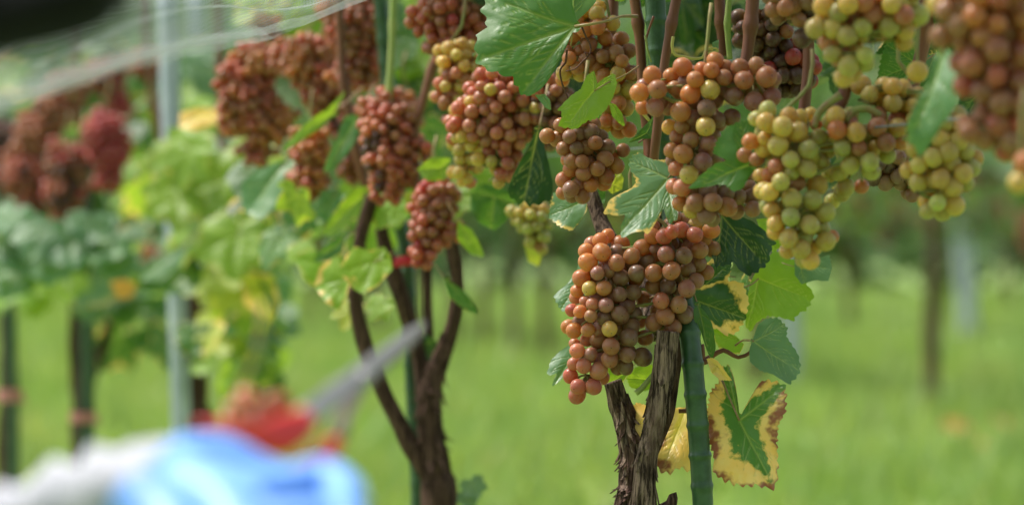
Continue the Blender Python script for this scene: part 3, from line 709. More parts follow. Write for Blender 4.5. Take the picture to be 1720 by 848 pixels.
HL = [  # stalk point, traced edge, depth, colour, yellow margin, scorch, slope, seed, stalk
 ((965,45), [(970,38),(962,10),(955,-30),(900,-60),(830,-40),(812,2),(806,20),(820,34),(797,68),(800,110),(815,118),(838,128),(862,133),(866,150),(885,168),(900,155),(915,152),(925,122),(940,108),(942,92),(928,72),(946,62),(966,52)], 2.77, 'M', 0, 0, (-.1,.45), 1, [(1010,38,.0),(1045,28,.03),(1070,28,.06)], 'largest mid green leaf, at the top centre'),
 ((962,42), [(1002,5),(1008,-30),(960,-45),(940,-10),(946,28),(958,36)], 2.80, 'B', 0, 0, (.5,.2), 2, None, None),
 ((998,153), [(1003,141),(1015,131),(1033,122),(1037,140),(1030,163),(1018,185),(1002,200),(985,205),(966,219),(950,215),(937,216),(944,190),(935,185),(960,160),(975,150),(985,128),(998,118),(1002,134)], 2.76, 'L', 0, 0, (.1,.15), 3, [(1020,140,.0),(1050,126,.04),(1072,112,.07)], 'small lime leaf with a red stalk'),
 ((1030,178), [(1022,172),(1034,176),(1045,190),(1050,214),(1040,208),(1028,196)], 2.80, 'L', 0, 0, (.2,.2), 4, None, None),
 ((1122,300), [(1075,254),(1090,265),(1102,268),(1126,267),(1128,290),(1136,330),(1136,368),(1120,378),(1111,350),(1105,362),(1086,395),(1070,388),(1045,398),(1036,402),(1040,380),(1050,362),(1012,363),(1015,345),(1030,330),(1060,318),(1068,305),(1060,290),(1055,275),(1060,262)], 2.72, 'B', .17, 0, (.25,.85), 5, None, 'grey-green deeply lobed leaf with a yellowing foot'),
 ((1212,362), [(1230,358),(1262,370),(1282,385),(1306,408),(1295,420),(1292,442),(1275,455),(1258,464),(1240,455),(1235,440),(1218,446),(1198,448),(1192,420),(1196,385),(1204,362)], 2.83, 'D', 0, 0, (.2,.25), 6, None, 'dark green leaf in shade'),
 ((1172,506), [(1160,498),(1166,480),(1190,478),(1215,470),(1250,474),(1260,505),(1255,536),(1240,560),(1222,566),(1205,552),(1190,552),(1175,557),(1162,540)], 2.85, 'G', .34, .22, (.3,.1), 7, None, 'dark leaf with a yellow scorched edge'),
 ((1172,512), [(1186,524),(1198,545),(1202,570),(1204,592),(1196,606),(1187,590),(1180,560),(1166,540),(1164,520)], 2.80, 'M', 0, 0, (.7,0), 8, None, None),
 ((1185,478), [(1168,474),(1176,452),(1198,434),(1215,440),(1231,434),(1229,455),(1221,476),(1198,484)], 2.87, 'G', .25, 0, (.1,.4), 9, None, None),
 ((1238,570), [(1198,550),(1216,556),(1236,564),(1250,578),(1242,594),(1224,594),(1208,586),(1199,570)], 2.86, 'L', .05, 0, (.1,.2), 10, None, None),
 ((1274,468), [(1270,455),(1290,440),(1298,418),(1320,428),(1347,445),(1355,478),(1369,495),(1356,520),(1341,526),(1330,541),(1316,534),(1290,530),(1272,540),(1257,562),(1251,540),(1254,500),(1260,475)], 2.90, 'L', 0, 0, (-.1,.10), 11, [(1262,478,-.01),(1235,488,-.01),(1225,500,.0)], 'backlit lime leaf'),
 ((1290,372), [(1270,368),(1295,366),(1320,380),(1318,410),(1300,425),(1280,400)], 2.92, 'L', 0, 0, (.1,0), 12, None, None),
 ((1266,573), [(1268,562),(1275,545),(1290,535),(1310,534),(1325,550),(1322,565),(1341,595),(1344,620),(1335,633),(1318,646),(1310,635),(1290,625),(1275,622),(1257,607),(1257,588)], 2.80, 'B', 0, 0, (.1,.75), 13, [(1250,570,.01),(1235,580,.02)], 'grey-green plain leaf lying flat to the light'),
 ((1242,706), [(1246,695),(1254,680),(1270,660),(1280,640),(1300,640),(1323,647),(1318,690),(1306,710),(1303,740),(1301,790),(1295,817),(1270,810),(1245,813),(1215,806),(1194,790),(1197,765),(1190,740),(1189,720),(1188,690),(1195,660),(1214,640),(1208,620),(1230,614),(1239,640),(1238,670),(1239,692)], 2.80, 'M', .60, .42, (-.25,.60), 14, None, 'green leaf with a wide yellow edge and brown scorch'),
 ((1205,615), [(1186,602),(1196,600),(1206,606),(1222,628),(1232,640),(1210,638),(1194,625)], 2.79, 'P', .5, .2, (.5,.1), 15, None, None),
 ((1150,692), [(1120,690),(1140,684),(1158,684),(1176,690),(1170,760),(1157,792),(1140,780),(1125,792),(1105,789),(1099,770),(1108,730)], 2.86, 'P', 1.0, .44, (-.25,.60), 16, None, 'yellow leaf with a rusty tip'),
 ((1096,702), [(1090,682),(1070,676),(1057,690),(1054,705),(1051,716),(1060,731),(1065,742),(1082,746),(1096,735),(1104,710)], 2.84, 'P', 1.0, .15, (-.3,.6), 17, None, 'pale yellow leaf between the trunks'),
 ((1048,628), [(1016,640),(1016,652),(1030,650),(1046,642),(1058,624),(1046,600),(1020,606)], 2.88, 'L', .12, 0, (.1,0), 18, None, None),
 ((1098,638), [(1104,615),(1085,610),(1064,618),(1051,634),(1058,650),(1080,657),(1097,652)], 2.87, 'L', 0, 0, (.1,0), 19, None, None),
 ((980,462), [(976,428),(970,450),(955,475),(929,496),(935,510),(944,523),(970,516),(990,480)], 2.90, 'B', 0, 0, (-.3,.6), 20, None, None),
 ((968,588), [(962,575),(940,590),(925,605),(917,630),(940,626),(916,656),(935,642),(962,620),(975,600)], 2.90, 'B', 0, 0, (-.2,.7), 21, None, None),
 ((975,340), [(988,328),(985,355),(970,377),(960,389),(940,381),(921,366),(925,340),(930,322),(955,326)], 2.93, 'B', .10, .1, (-.1,.6), 22, None, None),
 ((1000,325), [(985,320),(1000,312),(1018,320),(1015,342),(995,345)], 2.96, 'M', 0, 0, (0,.3), 52, None, None),
 ((905,218), [(908,208),(895,230),(890,255),(870,290),(847,318),(865,341),(900,346),(926,336),(932,310),(922,280),(913,250)], 3.06, 'D', 0, 0, (.1,.2), 23, None, 'darkest green leaf, behind the amber bunch'),
 ((1258,278), [(1278,205),(1250,199),(1225,212),(1205,235),(1196,258),(1222,270),(1200,275),(1170,300),(1152,321),(1190,313),(1215,310),(1230,323),(1246,318),(1258,297),(1270,283),(1280,240)], 2.58, 'M', 0, 0, (.1,.3), 24, None, 'bright green leaf in front of the brown amber bunch'),
 ((1540,108), [(1537,50),(1520,62),(1505,54),(1485,75),(1477,100),(1473,136),(1500,142),(1522,128),(1545,105),(1544,68)], 2.72, 'M', 0, 0, (.2,-.1), 25, None, 'backlit leaf with a toothed top edge'),
 ((1583,92), [(1582,80),(1612,98),(1614,140),(1592,190),(1562,230),(1546,270),(1520,242),(1514,205),(1540,180),(1560,150),(1566,108)], 2.28, 'T', 0, 0, (-.5,.5), 26, None, 'blurred blue-green leaf nearest the camera on the right'),
 ((1086,224), [(1054,242),(1074,220),(1100,194),(1107,208),(1098,233),(1076,234)], 2.82, 'M', 0, 0, (.1,.3), 27, None, None),
 ((1345,448), [(1335,438),(1360,445),(1395,425),(1399,450),(1390,473),(1370,470),(1345,477),(1334,462)], 2.68, 'B', 0, 0, (.1,.5), 28, None, None),
 ((1205,82), [(1196,72),(1208,66),(1206,92),(1198,94)], 2.80, 'B', 0, 0, (.1,.3), 29, None, None),
 ((912,162), [(898,160),(915,158),(924,168),(926,186),(916,182),(908,172)], 2.76, 'B', 0, 0, (.3,.3), 30, None, None),
 ((1030,310), [(1020,292),(1040,285),(1048,300),(1045,318),(1028,326),(1016,315)], 2.96, 'Y', 0, 0, (.1,0), 31, None, None),
]
for P, pts, d, ck, mg, bn, sl, sd_, pet, lab in HL:
    kw = dict(wave=.13, droop=.20, tooth=.07) if mg > .5 else {}
    hero_leaf(v1, P, pts, d, ck, mg, bn, sl, d < 3.1, sd_, pet, lab, **kw)

# --- second vine, slightly soft
v2 = thing('grapevine', 'vine with a forked trunk in the middle, holding the red tape', 'vine', P3(735, gpy(3.6), 3.6), VG)
D2 = 3.58
def ext(rows, d, xg): return rows + [(lerp(rows[-1][0], xg, .5), lerp(rows[-1][1], gpy(d), .5)), (xg, gpy(d))]
t2 = pxt(ext([(748,330),(757,400),(768,470),(762,540),(738,610),(722,660),(722,720),(732,790),(738,850)], D2, 745), D2); r2 = [.0080,.0085,.0088,.0092,.0098,.0130,.0145,.0170,.0215,.024,.028]
part_tube(v2, 'trunk', t2, r2, M_BARK2, 36, .006, bark_fun(4.4, .26, 9)); loose_bark(v2, t2[3:9], r2[3:9], 60, 21, M_BARK2)
t2b = pxt([(625,330),(608,390),(598,450),(598,510),(612,575),(640,650),(665,700),(692,750),(718,792),(735,830)], D2)
part_tube(v2, 'trunk', t2b, [.0080,.0083,.0086,.0088,.0090,.0098,.0105,.0115,.012,.013], M_BARK2, 28, .006, bark_fun(6.1, .24, 8))
part_tube(v2, 'trunk', pxt([(640,380),(652,430),(672,490),(690,550),(708,620),(716,680)], D2 + .04), [.008,.009,.0098,.0098,.010,.011], M_BARK2, 24, .008, bark_fun(7.1, .24, 8))
part_tube(v2, 'trunk', pxt([(718,430),(718,500),(720,560),(722,640)], D2 + .05), [.0055,.006,.0065,.008], M_BARK2, 20, .008, bark_fun(9.1, .2, 8))
cane(v2, [(742,70),(725,120),(708,180),(695,235),(705,330),(740,370)], 3.5, 8)
cane(v2, [(568,-20),(572,60),(576,130),(600,260),(622,335)], 3.66, 8)
cane(v2, [(662,-20),(658,80),(652,180),(648,290)], 3.5, 6, M_SHOOT, 8)
HL2 = [
 ((628,440), [(580,430),(595,413),(620,421),(645,414),(656,430),(660,452),(636,480),(610,494),(590,481),(570,456)], 3.42, 'L', .18, 0, (.1,.5)),
 ((578,470), [(562,428),(536,450),(526,480),(545,505),(570,523),(582,500),(590,470)], 3.48, 'L', .26, 0, (-.2,.3)),
 ((472,282), [(496,264),(492,300),(480,340),(440,371),(408,352),(404,310),(430,284)], 3.75, 'T', 0, 0, (-.2,.6)),
 ((560,190), [(582,147),(566,185),(542,215),(500,242),(466,268),(490,233),(515,208),(550,183)], 3.55, 'L', 0, 0, (.3,.3)),
 ((600,200), [(642,178),(610,186),(578,198),(565,240),(543,295),(570,282),(592,252),(606,220)], 3.6, 'T', 0, 0, (.3,.5)),
 ((740,282), [(757,266),(725,264),(699,285),(718,305),(750,302)], 3.36, 'L', 0, 0, (.1,.1)),
 ((772,376), [(768,372),(792,384),(806,410),(816,434),(790,427),(768,402)], 3.38, 'L', .05, 0, (.2,.1)),
 ((750,470), [(745,468),(770,480),(795,505),(806,530),(780,520),(755,500)], 3.4, 'M', .12, 0, (.2,.1)),
 ((608,330), [(590,318),(630,310),(640,340),(625,362),(600,365),(560,398),(538,394),(560,360)], 3.6, 'L', .08, 0, (.1,.2)),
 ((560,335), [(540,318),(575,320),(575,360),(555,380),(528,360)], 3.7, 'T', 0, 0, (.1,.5)),
 ((830,330), [(790,318),(815,308),(850,318),(868,340),(850,372),(830,388),(805,375),(790,350)], 3.4, 'M', 0, 0, (.1,.1)),
 ((700,580), [(690,570),(715,560),(735,575),(728,602),(705,614),(692,600)], 3.62, 'M', 0, 0, (.1,.2)),
 ((690,340), [(678,325),(695,318),(705,335),(695,360),(682,355)], 3.55, 'Y', 0, 0, (.1,.2)),
 ((570,410), [(585,385),(560,405),(535,420),(525,440),(550,440),(575,425)], 3.5, 'M', .05, 0, (.1,.3)),
 ((890,420), [(880,410),(905,400),(912,420),(905,448),(888,440)], 3.45, 'Y', 0, 0, (.1,.0)),
]
for i, (P, pts, d, ck, mg, bn, sl) in enumerate(HL2):
    hero_leaf(v2, P, pts, d, ck, mg, bn, sl, False, 200 + i)
for q in ((500,330,3.62,58,250,'L'),(540,440,3.6,52,270,'L'),(660,345,3.58,50,240,'L'),(760,330,3.5,56,280,'L'),(590,520,3.65,40,255,'Y'),(800,300,3.55,52,265,'L'),(470,400,3.9,60,260,'M'),(640,510,3.6,36,250,'L')):
    free_leaf(v2, q[0], q[1], q[2], q[3], q[4], random.gauss(-10, 25), random.gauss(-20, 15), q[5], .06)
fill_leaves(v2, (500, 310, 640, 440), 7, (3.8, 4.2), (46, 66), 'LLM', LEAF_LOW)
fill_leaves(v2, (430, -40, 720, 60), 16, (3.9, 4.4), (55, 85), 'MMLB', LEAF_LOW)
fill_leaves(v2, (640, 60, 760, 280), 14, (3.9, 4.4), (55, 80), 'MMLG', LEAF_LOW)
fill_leaves(v2, (420, 230, 720, 380), 12, (3.95, 4.3), (55, 80), 'GMB', LEAF_LOW)
fill_leaves(v1, (760, -60, 1000, 20), 9, (3.2, 3.5), (60, 80), 'MGG', LEAF_MID)
fill_leaves(v1, (900, 20, 1000, 210), 7, (3.15, 3.4), (50, 70), 'DG', LEAF_MID)
fill_leaves(v1, (1130, -20, 1240, 120), 14, (3.3, 3.8), (70, 100), 'DDG', LEAF_MID)
fill_leaves(v1, (1240, 20, 1420, 300), 12, (3.0, 3.2), (55, 80), 'DDG', LEAF_MID)
fill_leaves(v1, (1460, -60, 1720, 60), 14, (2.6, 3.0), (60, 90), 'DGG', LEAF_MID)
fill_leaves(v1, (1300, -60, 1560, 40), 10, (2.75, 3.1), (60, 85), 'DDG', LEAF_MID)
fill_leaves(v1, (1540, 60, 1660, 170), 5, (2.7, 3.0), (55, 80), 'GGB', LEAF_MID)
fill_leaves(v1, (1000, -40, 1110, 10), 5, (2.9, 3.1), (40, 55), 'LLM', LEAF_MID)
fill_leaves(v1, (1180, 440, 1260, 560), 4, (2.9, 2.96), (45, 60), 'LM', LEAF_MID)

# --- the vines further along the row, at the left
v3 = thing('grapevine', 'leafy vine around the pale steel post, left of centre', 'vine', P3(325, gpy(5.0), 5.0), VG)
t3 = pxt(ext([(300,330),(318,430),(330,520),(322,600),(322,680),(330,740)], 5.0, 330), 5.0); part_tube(v3, 'trunk', t3, [.012,.016,.022,.028,.030,.032,.034,.036], M_BARK2, 28, .012, bark_fun(1.4, .28, 9))
cane(v3, [(365,-20),(372,180),(372,330),(340,480)], 4.9, 7); cane(v3, [(240,-10),(255,150),(290,330)], 5.3, 7)
fill_leaves(v3, (305, 240, 465, 560), 50, (4.5, 5.2), (44, 84), 'LLLLMYT', LEAF_LOW, .12)
fill_leaves(v3, (310, 540, 460, 650), 20, (4.7, 5.2), (32, 50), 'LMLY', LEAF_LOW, .12)
fill_leaves(v3, (225, 270, 300, 470), 10, (5.4, 5.8), (40, 66), 'LLMT', LEAF_LOW)
fill_leaves(v3, (200, 60, 420, 280), 30, (5.5, 6.3), (46, 76), 'MLLBT', LEAF_LOW)
hero_leaf(v3, (345,190), [(302,190),(330,182),(368,180),(372,205),(350,215),(330,222),(303,215)], 4.2, 'P', 1, 0, (.1,.8), False, 301, label='pale yellow leaf beside the steel post')
hero_leaf(v3, (300,420), [(318,405),(280,425),(245,455),(240,472),(270,470),(305,445)], 4.55, 'B', 0, 0, (.2,.8), False, 302)
hero_leaf(v3, (210,480), [(185,475),(205,468),(228,476),(225,498),(200,504)], 4.8, 'O', 0, 0, (.1,.2), False, 303, label='orange withered leaf')
hero_leaf(v3, (440,480), [(405,465),(430,455),(462,465),(468,510),(455,545),(430,525),(410,510)], 4.5, 'Y', .3, 0, (.1,.0), False, 304, label='yellow-green leaf at the right of its vine')
for q in ((318,250,4.6,80,255,'L'),(300,330,4.6,78,215,'L'),(400,395,4.5,92,262,'L'),(352,330,4.7,74,250,'L'),(360,470,4.7,66,280,'Y'),(425,520,4.7,50,250,'L'),(330,560,4.8,48,265,'M'),(390,560,4.8,46,250,'L'),(300,262,4.7,60,200,'L')):
    free_leaf(v3, q[0], q[1], q[2], q[3], q[4], random.gauss(-15, 15), random.gauss(-25, 12), q[5], .04)
v4 = thing('grapevine', 'vine with a thin dark trunk at left, tied with pink tape', 'vine', P3(135, gpy(5.6), 5.6), VG)
t4 = pxt(ext([(150,300),(145,400),(132,490),(128,580),(134,660),(136,740)], 5.6, 138), 5.6); part_tube(v4, 'trunk', t4, [.010,.012,.014,.015,.016,.017,.02,.024], M_BARK2, 24, .012, bark_fun(2.9, .28, 9))
part_tube(v4, 'trunk', pxt([(215,420),(190,520),(170,590),(146,650)], 5.7), [.008,.010,.011,.012], M_BARK2, 16, .015, bark_fun(3.9, .2, 8))
cane(v4, [(120,-10),(130,140),(145,300)], 5.5, 6)
fill_leaves(v4, (50, 365, 240, 480), 20, (5.1, 5.6), (50, 80), 'BTTBL', LEAF_LOW)
fill_leaves(v4, (150, 470, 295, 580), 14, (5.3, 5.8), (42, 66), 'LMTM', LEAF_LOW)
fill_leaves(v4, (80, 80, 260, 380), 30, (5.8, 6.6), (50, 80), 'GMLT', LEAF_LOW)
for q in ((72,385,66,250),(118,405,68,275),(180,408,62,255),(150,372,52,265),(205,440,50,280),(95,440,54,260)):
    free_leaf(v4, q[0], q[1], 4.95, q[2], q[3], random.gauss(-5, 15), random.gauss(-48, 8), 'T')
v5 = thing('grapevine', 'vine with a dark trunk at the left edge, tied with faded tape', 'vine', P3(10, gpy(5.9), 5.9), VG)
t5 = pxt(ext([(0,300),(6,420),(8,520),(12,620),(10,720),(8,800)], 5.9, 8), 5.9); part_tube(v5, 'trunk', t5, [.010,.012,.014,.015,.016,.017,.02,.024], M_BARK2, 24, .012, bark_fun(9.9, .28, 9))
fill_leaves(v5, (-60, 350, 80, 470), 16, (5.1, 5.8), (50, 80), 'BTMLB', LEAF_LOW)
fill_leaves(v5, (-60, 60, 110, 360), 32, (6.0, 6.9), (50, 80), 'GMLT', LEAF_LOW)

# the foliage of each vine above the fruit, out of the picture but shading it
def upper_foliage(vine, d0, d1, n, seed):
    r_ = random.Random(seed); v, f = [], []
    for _ in range(n):
        d = r_.uniform(d0, d1); top = CH + 424 * d * K
        c = Vector((.896 - .27 * d + r_.gauss(0, .13), d + r_.gauss(0, .05), top + .05 + r_.random() * .75)) - vine.location
        s = r_.uniform(.05, .08); q = Quaternion((r_.gauss(0, 1), r_.gauss(0, 1), r_.gauss(0, 1), r_.gauss(0, 1))).normalized(); b = len(v)
        for x, y, z in ((0, 0, 0), (-.75, .25, .12), (-.55, -.65, .05), (0, -1.05, .0), (.55, -.65, .05), (.75, .25, .12)):
            v.append(c + q @ Vector((x * s, y * s, z * s)))
        f += [(b, b+1, b+2), (b, b+2, b+3), (b, b+3, b+4), (b, b+4, b+5)]
    me = mesh('upper_foliage', v, f, False); o = link('upper_foliage', me, vine, mat=M_LEAF); leaf_props(o, 'M'); o['kind'] = 'stuff'
for q in ((18,360,62,255),(40,425,64,270),(-5,410,60,265),(20,470,50,260)):
    free_leaf(v5, q[0], q[1], 5.0, q[2], q[3], random.gauss(-5, 15), random.gauss(-48, 8), 'T')
upper_foliage(v1, 1.9, 3.2, 230, 1); upper_foliage(v2, 3.2, 4.4, 260, 2); upper_foliage(v3, 4.4, 5.4, 70, 3)

free_leaf(v2, 793, 812, 3.55, 30, 300, -20, -30, 'B'); free_leaf(v2, 786, 836, 3.55, 24, 250, 10, -30, 'B')
for (px, py, ck), lab in zip(((1606, 740, 'P'), (1696, 734, 'O'), (1652, 772, 'P')), ('pale yellow fallen leaf in the grass, left one of two at lower right', 'brownish fallen leaf in the grass at the right edge', 'small pale fallen leaf in the grass, nearest of those at lower right')):
    d = CH / ((py - 424) * K); o = link('fallen_leaf', random.choice(LEAF_LOW), None, P3(px, py, d) + Vector((0, 0, .05)))
    o.rotation_euler = (rad(-62), rad(random.uniform(-15, 15)), random.uniform(-.6, .6)); sc_ = .085 if 'small' not in lab else .05; o.scale = (sc_, sc_, sc_); leaf_props(o, 'O', .15, .5); tag(o, lab, 'leaf')

# ------------------------------------------------------------------ stakes, posts, wires
def stake(label, rows, d, rpx, group='green garden stakes', pitch=.030):
    base = P3(rows[-1][0], rows[-1][1], d + (rows[-1][2] if len(rows[-1]) > 2 else 0))
    o = thing('stake', label, 'stake', base, group)
    R = rpx * d * K; pts = pxt(rows, d)
    fn = lambda a, s, r: 1 + .13 * math.exp(-(((s % pitch) - pitch/2) / .0028)**2) + .02 * mnoise.noise(Vector((math.cos(a), math.sin(a), s * 30)))
    v, f = tube(pts, [R] * len(pts), 24 if d < 3 else 14, .002 if d < 3 else .004, fn)
    link('shaft', mesh('shaft', [Vector(p) - base for p in v], f), o, mat=M_STAKE); return o
def tape(st, px, py, d, wpx, hpx, mat, tilt=0, label=None):
    s = d * K; r = wpx * s / 2; h = hpx * s; v, f = [], []
    c = P3(px, py, d) - st.location
    for i, (dz, k) in enumerate(((-.5, 1.0), (-.2, 1.06), (.25, 1.04), (.5, .98))):
        for j in range(20):
            a = 2*math.pi*j/20; kk = k * (1 + .06 * mnoise.noise(Vector((math.cos(a) * 2, math.sin(a) * 2, i * .7 + px))))
            v.append(c + Vector((math.cos(a)*r*kk, math.sin(a)*r*kk*.8, dz*h + math.cos(a)*r*tilt)))
    for i in range(3):
        for j in range(20): f.append((i*20+j, i*20+(j+1) % 20, (i+1)*20+(j+1) % 20, (i+1)*20+j))
    o0 = len(v)                                            # the loose knotted end
    for q in ((0, 0), (.55, -.1), (.9, -.5), (.75, -.75), (.35, -.4), (0, -.25)):
        v.append(c + Vector((r * .9 + q[0] * r * .5, -r * .4, q[1] * h)))
    f.append(tuple(range(o0, o0 + 6)))
    t = link('tape', mesh('tape', v, f), st, mat=mat)
    if label: t['label'] = label
    return t
stake('thick sharp dark green ribbed stake beside the crossing trunks', [(1098,-40,.05),(1108,130,.05),(1120,300,.06),(1150,520,.02),(1158,560,.0),(1166,640,-.01),(1174,740,-.01),(1181,850,-.01),(1200,1200,0),(1235,gpy(2.80),0)], 2.80, 17.5)
s2 = stake('dark green stake with red tape behind the forked trunk', [(636,-30),(646,80),(660,240),(670,360),(684,440),(690,600),(698,760),(702,860),(712,gpy(3.66))], 3.66, 12)
tape(s2, 683, 438, 3.62, 50, 17, M_RED, .12)
s3 = stake('green stake with pink tape beside the thin dark trunk', [(140,330),(146,480),(148,600),(146,760),(146,gpy(5.65))], 5.5, 12)
tape(s3, 140, 700, 5.48, 44, 18, M_PINK)
s4 = stake('green stake with faded tape at the left edge', [(14,400),(18,560),(22,700),(24,820),(24,gpy(5.8))], 5.8, 10)
tape(s4, 16, 664, 5.75, 44, 20, M_PINK)
def post(label, rows, d, rpx, group=None):
    base = P3(rows[-1][0], rows[-1][1], d); o = thing('steel_post', label, 'post', base, group); pts = pxt(rows, d); R = rpx * d * K
    prof = lambda a, s, r: 1 + .10 * math.cos(4 * a)
    v, f = tube(pts, [R] * len(pts), 16, .08, prof)
    link('shaft', mesh('shaft', [Vector(p) - base for p in v], f), o, mat=M_POST)
    cp = tube([pts[0] + Vector((0, 0, .0)), pts[0] + Vector((0, 0, .012))], [R * 1.18, R * 1.1], 16, .01)
    link('cap', mesh('cap', [Vector(p) - base for p in cp[0]], cp[1]), o, mat=M_POST); return o
post('pale blue-grey steel post rising through the leafy left vine', [(280,-60),(285,150),(295,420),(304,700),(306,gpy(4.9))], 4.9, 15)
post('fainter grey post behind the pale steel post', [(328,-20),(332,240),(338,480),(340,gpy(7.2))], 7.2, 9)
post('grey post in the grass at far right', [(1610,330),(1620,450),(1628,560),(1630,gpy(24))], 24, 13, 'grey posts of the far rows')
post('grey post in the grass behind the plain grey-green leaf', [(1322,380),(1328,540),(1332,gpy(15.5))], 15.5, 13, 'grey posts of the far rows')
def row_pt(d, z, off=0): return Vector((.896 - .27 * d + off, d, z))
for z, off, lab in ((.866, .11, 'lower trellis wire running behind the bunches of the front row'),):
    pts = [row_pt(d, z + .006 * math.sin(d * 2), off) for d in (1.2, 2.0, 2.8, 3.6, 4.4, 5.2, 6.5, 8.5)]
    v, f = tube(pts, [.0012] * len(pts), 6, .06); tag(link('trellis_wire', mesh('trellis_wire', v, f), mat=M_WIRE), lab, 'wire')

# ------------------------------------------------------------------ bird net and black cloth, upper left
def mat_net():
    m, n, o = new_mat('net_weave'); g = G(n)
    uv = g.node('ShaderNodeUVMap').outputs[0]
    sx = g.node('ShaderNodeSeparateXYZ'); g.put(sx.inputs[0], uv)
    def lines(c, freq, wdt):
        fr = g.math('FRACT', g.math('MULTIPLY', c, freq)); return g.math('LESS_THAN', fr, wdt)
    th = g.math('MAXIMUM', lines(sx.outputs[0], 170, .26), lines(sx.outputs[1], 46, .26))
    hem = g.math('GREATER_THAN', g.attr('hem'), .5)
    dash = g.math('MULTIPLY', hem, lines(sx.outputs[0], 165, .55))
    a = g.math('MAXIMUM', g.math('MULTIPLY', th, .30), g.math('MULTIPLY', hem, .22))
    a = g.math('MAXIMUM', a, .13); a = g.math('MULTIPLY', a, g.step(sx.outputs[1], .25, .55, 1.0, 1.9), clamp=True)
    col = g.mix(dash, (.36, .39, .42), (.06, .07, .07))
    b = g.bsdf(col, .35, .5); t = g.node('ShaderNodeBsdfTranslucent'); g.put(t.inputs[0], (.40, .43, .45, 1))
    m1 = g.node('ShaderNodeMixShader'); m1.inputs[0].default_value = .4; n.links.new(b, m1.inputs[1]); n.links.new(t.outputs[0], m1.inputs[2])
    tr = g.node('ShaderNodeBsdfTransparent'); m2 = g.node('ShaderNodeMixShader'); g.put(m2.inputs[0], a)
    n.links.new(tr.outputs[0], m2.inputs[1]); n.links.new(m1.outputs[0], m2.inputs[2]); n.links.new(m2.outputs[0], o.inputs[0]); return m
def interp(tab, t):
    xs = [r[0] for r in tab]
    return [float(np.interp(t, xs, [r[i] for r in tab])) for i in range(1, len(tab[0]))]
LOW = [(0, -60, 172, 1.55), (.2, 90, 128, 1.8), (.45, 290, 80, 2.2), (.68, 450, 55, 2.55), (.84, 540, 26, 2.72), (1, 660, -30, 2.9)]
HIGH = [(0, -60, 60, 1.75), (.2, 60, 20, 1.95), (.45, 230, -30, 2.35), (.68, 380, -70, 2.7), (.84, 480, -90, 2.85), (1, 620, -120, 3.0)]
NU, NV = 150, 26; nv_, nuv, nhem = [], [], []
for i in range(NU + 1):
    t = i / NU; a = interp(LOW, t); b = interp(HIGH, t)
    pa, pb = P3(*a), P3(*b)
    for j in range(NV + 1):
        s = j / NV; p = pa.lerp(pb, s)
        fold = .022 * math.sin(s * 19 + t * 5 + 1.5 * math.sin(t * 9)) + .012 * mnoise.noise(Vector((t * 9, s * 5, 1)))
        p = p + Vector((fold * .3, fold, -.028 * math.sin(s * 3.14) + fold * .45)); nv_.append(p); nuv.append((t, s)); nhem.append(1.0 if s < .05 or .34 < s < .37 else 0.0)
nf = [(i*(NV+1)+j, (i+1)*(NV+1)+j, (i+1)*(NV+1)+j+1, i*(NV+1)+j+1) for i in range(NU) for j in range(NV)]
me = mesh('bird_net', nv_, nf); uvl = me.uv_layers.new(name='UVMap')
for l in me.loops: uvl.data[l.index].uv = nuv[l.vertex_index]
at = me.attributes.new('hem', 'FLOAT', 'POINT'); at.data.foreach_set('value', np.array(nhem, np.float32))
tag(link('bird_net', me, mat=mat_net()), 'pale see-through bird net gathered in folds across the top left', 'net')

cv, cf = [], []; NU, NV = 40, 24
for i in range(NU + 1):
    t = i / NU; px = -120 + 335 * t; bot = np.interp(px, [-120, 0, 60, 130, 180, 200], [132, 108, 92, 74, 56, 24]); rr = max(1.0, (bot + 90) / 2) * (1 if t < .93 else max(.05, math.sqrt(max(0, 1 - ((t - .93) / .07)**2))))
    c = P3(px, bot - rr, 1.15)
    for j in range(NV):
        a = 2*math.pi*j/NV; k = 1 + .05 * math.sin(a * 5 + t * 6) + .04 * mnoise.noise(Vector((t * 4, math.cos(a), math.sin(a))))
        if math.sin(a) < -.6: k = 1 + .015 * math.sin(t * 12)
        cv.append(c + Vector((0, math.cos(a) * .035 * k, math.sin(a) * rr * 1.15 * K * k)))
for i in range(NU):
    for j in range(NV): cf.append((i*NV+j, i*NV+(j+1) % NV, (i+1)*NV+(j+1) % NV, (i+1)*NV+j))
cf += [tuple(range(NV)), tuple(range(NU*NV, NU*NV+NV))]
tag(link('black_cloth', mesh('black_cloth', cv, cf), mat=M_BLACK), 'deep black blurred cloth in the top left corner, over the net', 'cloth')

# ------------------------------------------------------------------ the picker's gloved hand and the clippers
def skin_mesh(chains, inflate=0.0, sub=2):
    """chains: list of [(x, y, z, r), ...]; a chain starts at the first joint of an earlier one when the points coincide"""
    vs, es, rs, idx = [], [], [], {}
    for ch in chains:
        prev = None
        for x, y, z, r in ch:
            key = (round(x, 5), round(y, 5), round(z, 5))
            if key not in idx: idx[key] = len(vs); vs.append((x, y, z)); rs.append(r)
            i = idx[key]
            if prev is not None and prev != i: es.append((prev, i))
            prev = i
    me = bpy.data.meshes.new('hand_cage'); me.from_pydata(vs, es, []); o = bpy.data.objects.new('hand_cage', me); COL.objects.link(o)
    mo = o.modifiers.new('s', 'SKIN'); mo.use_smooth_shade = True
    for i, sv_ in enumerate(me.skin_vertices[0].data):
        sv_.radius = (max(.001, rs[i] + inflate),) * 2; sv_.use_root = i == 0
    sb = o.modifiers.new('d', 'SUBSURF'); sb.levels = sub; sb.render_levels = sub
    dg = bpy.context.evaluated_depsgraph_get(); dg.update()
    res = bpy.data.meshes.new_from_object(o.evaluated_get(dg)); bpy.data.objects.remove(o); bpy.data.meshes.remove(me)
    return res
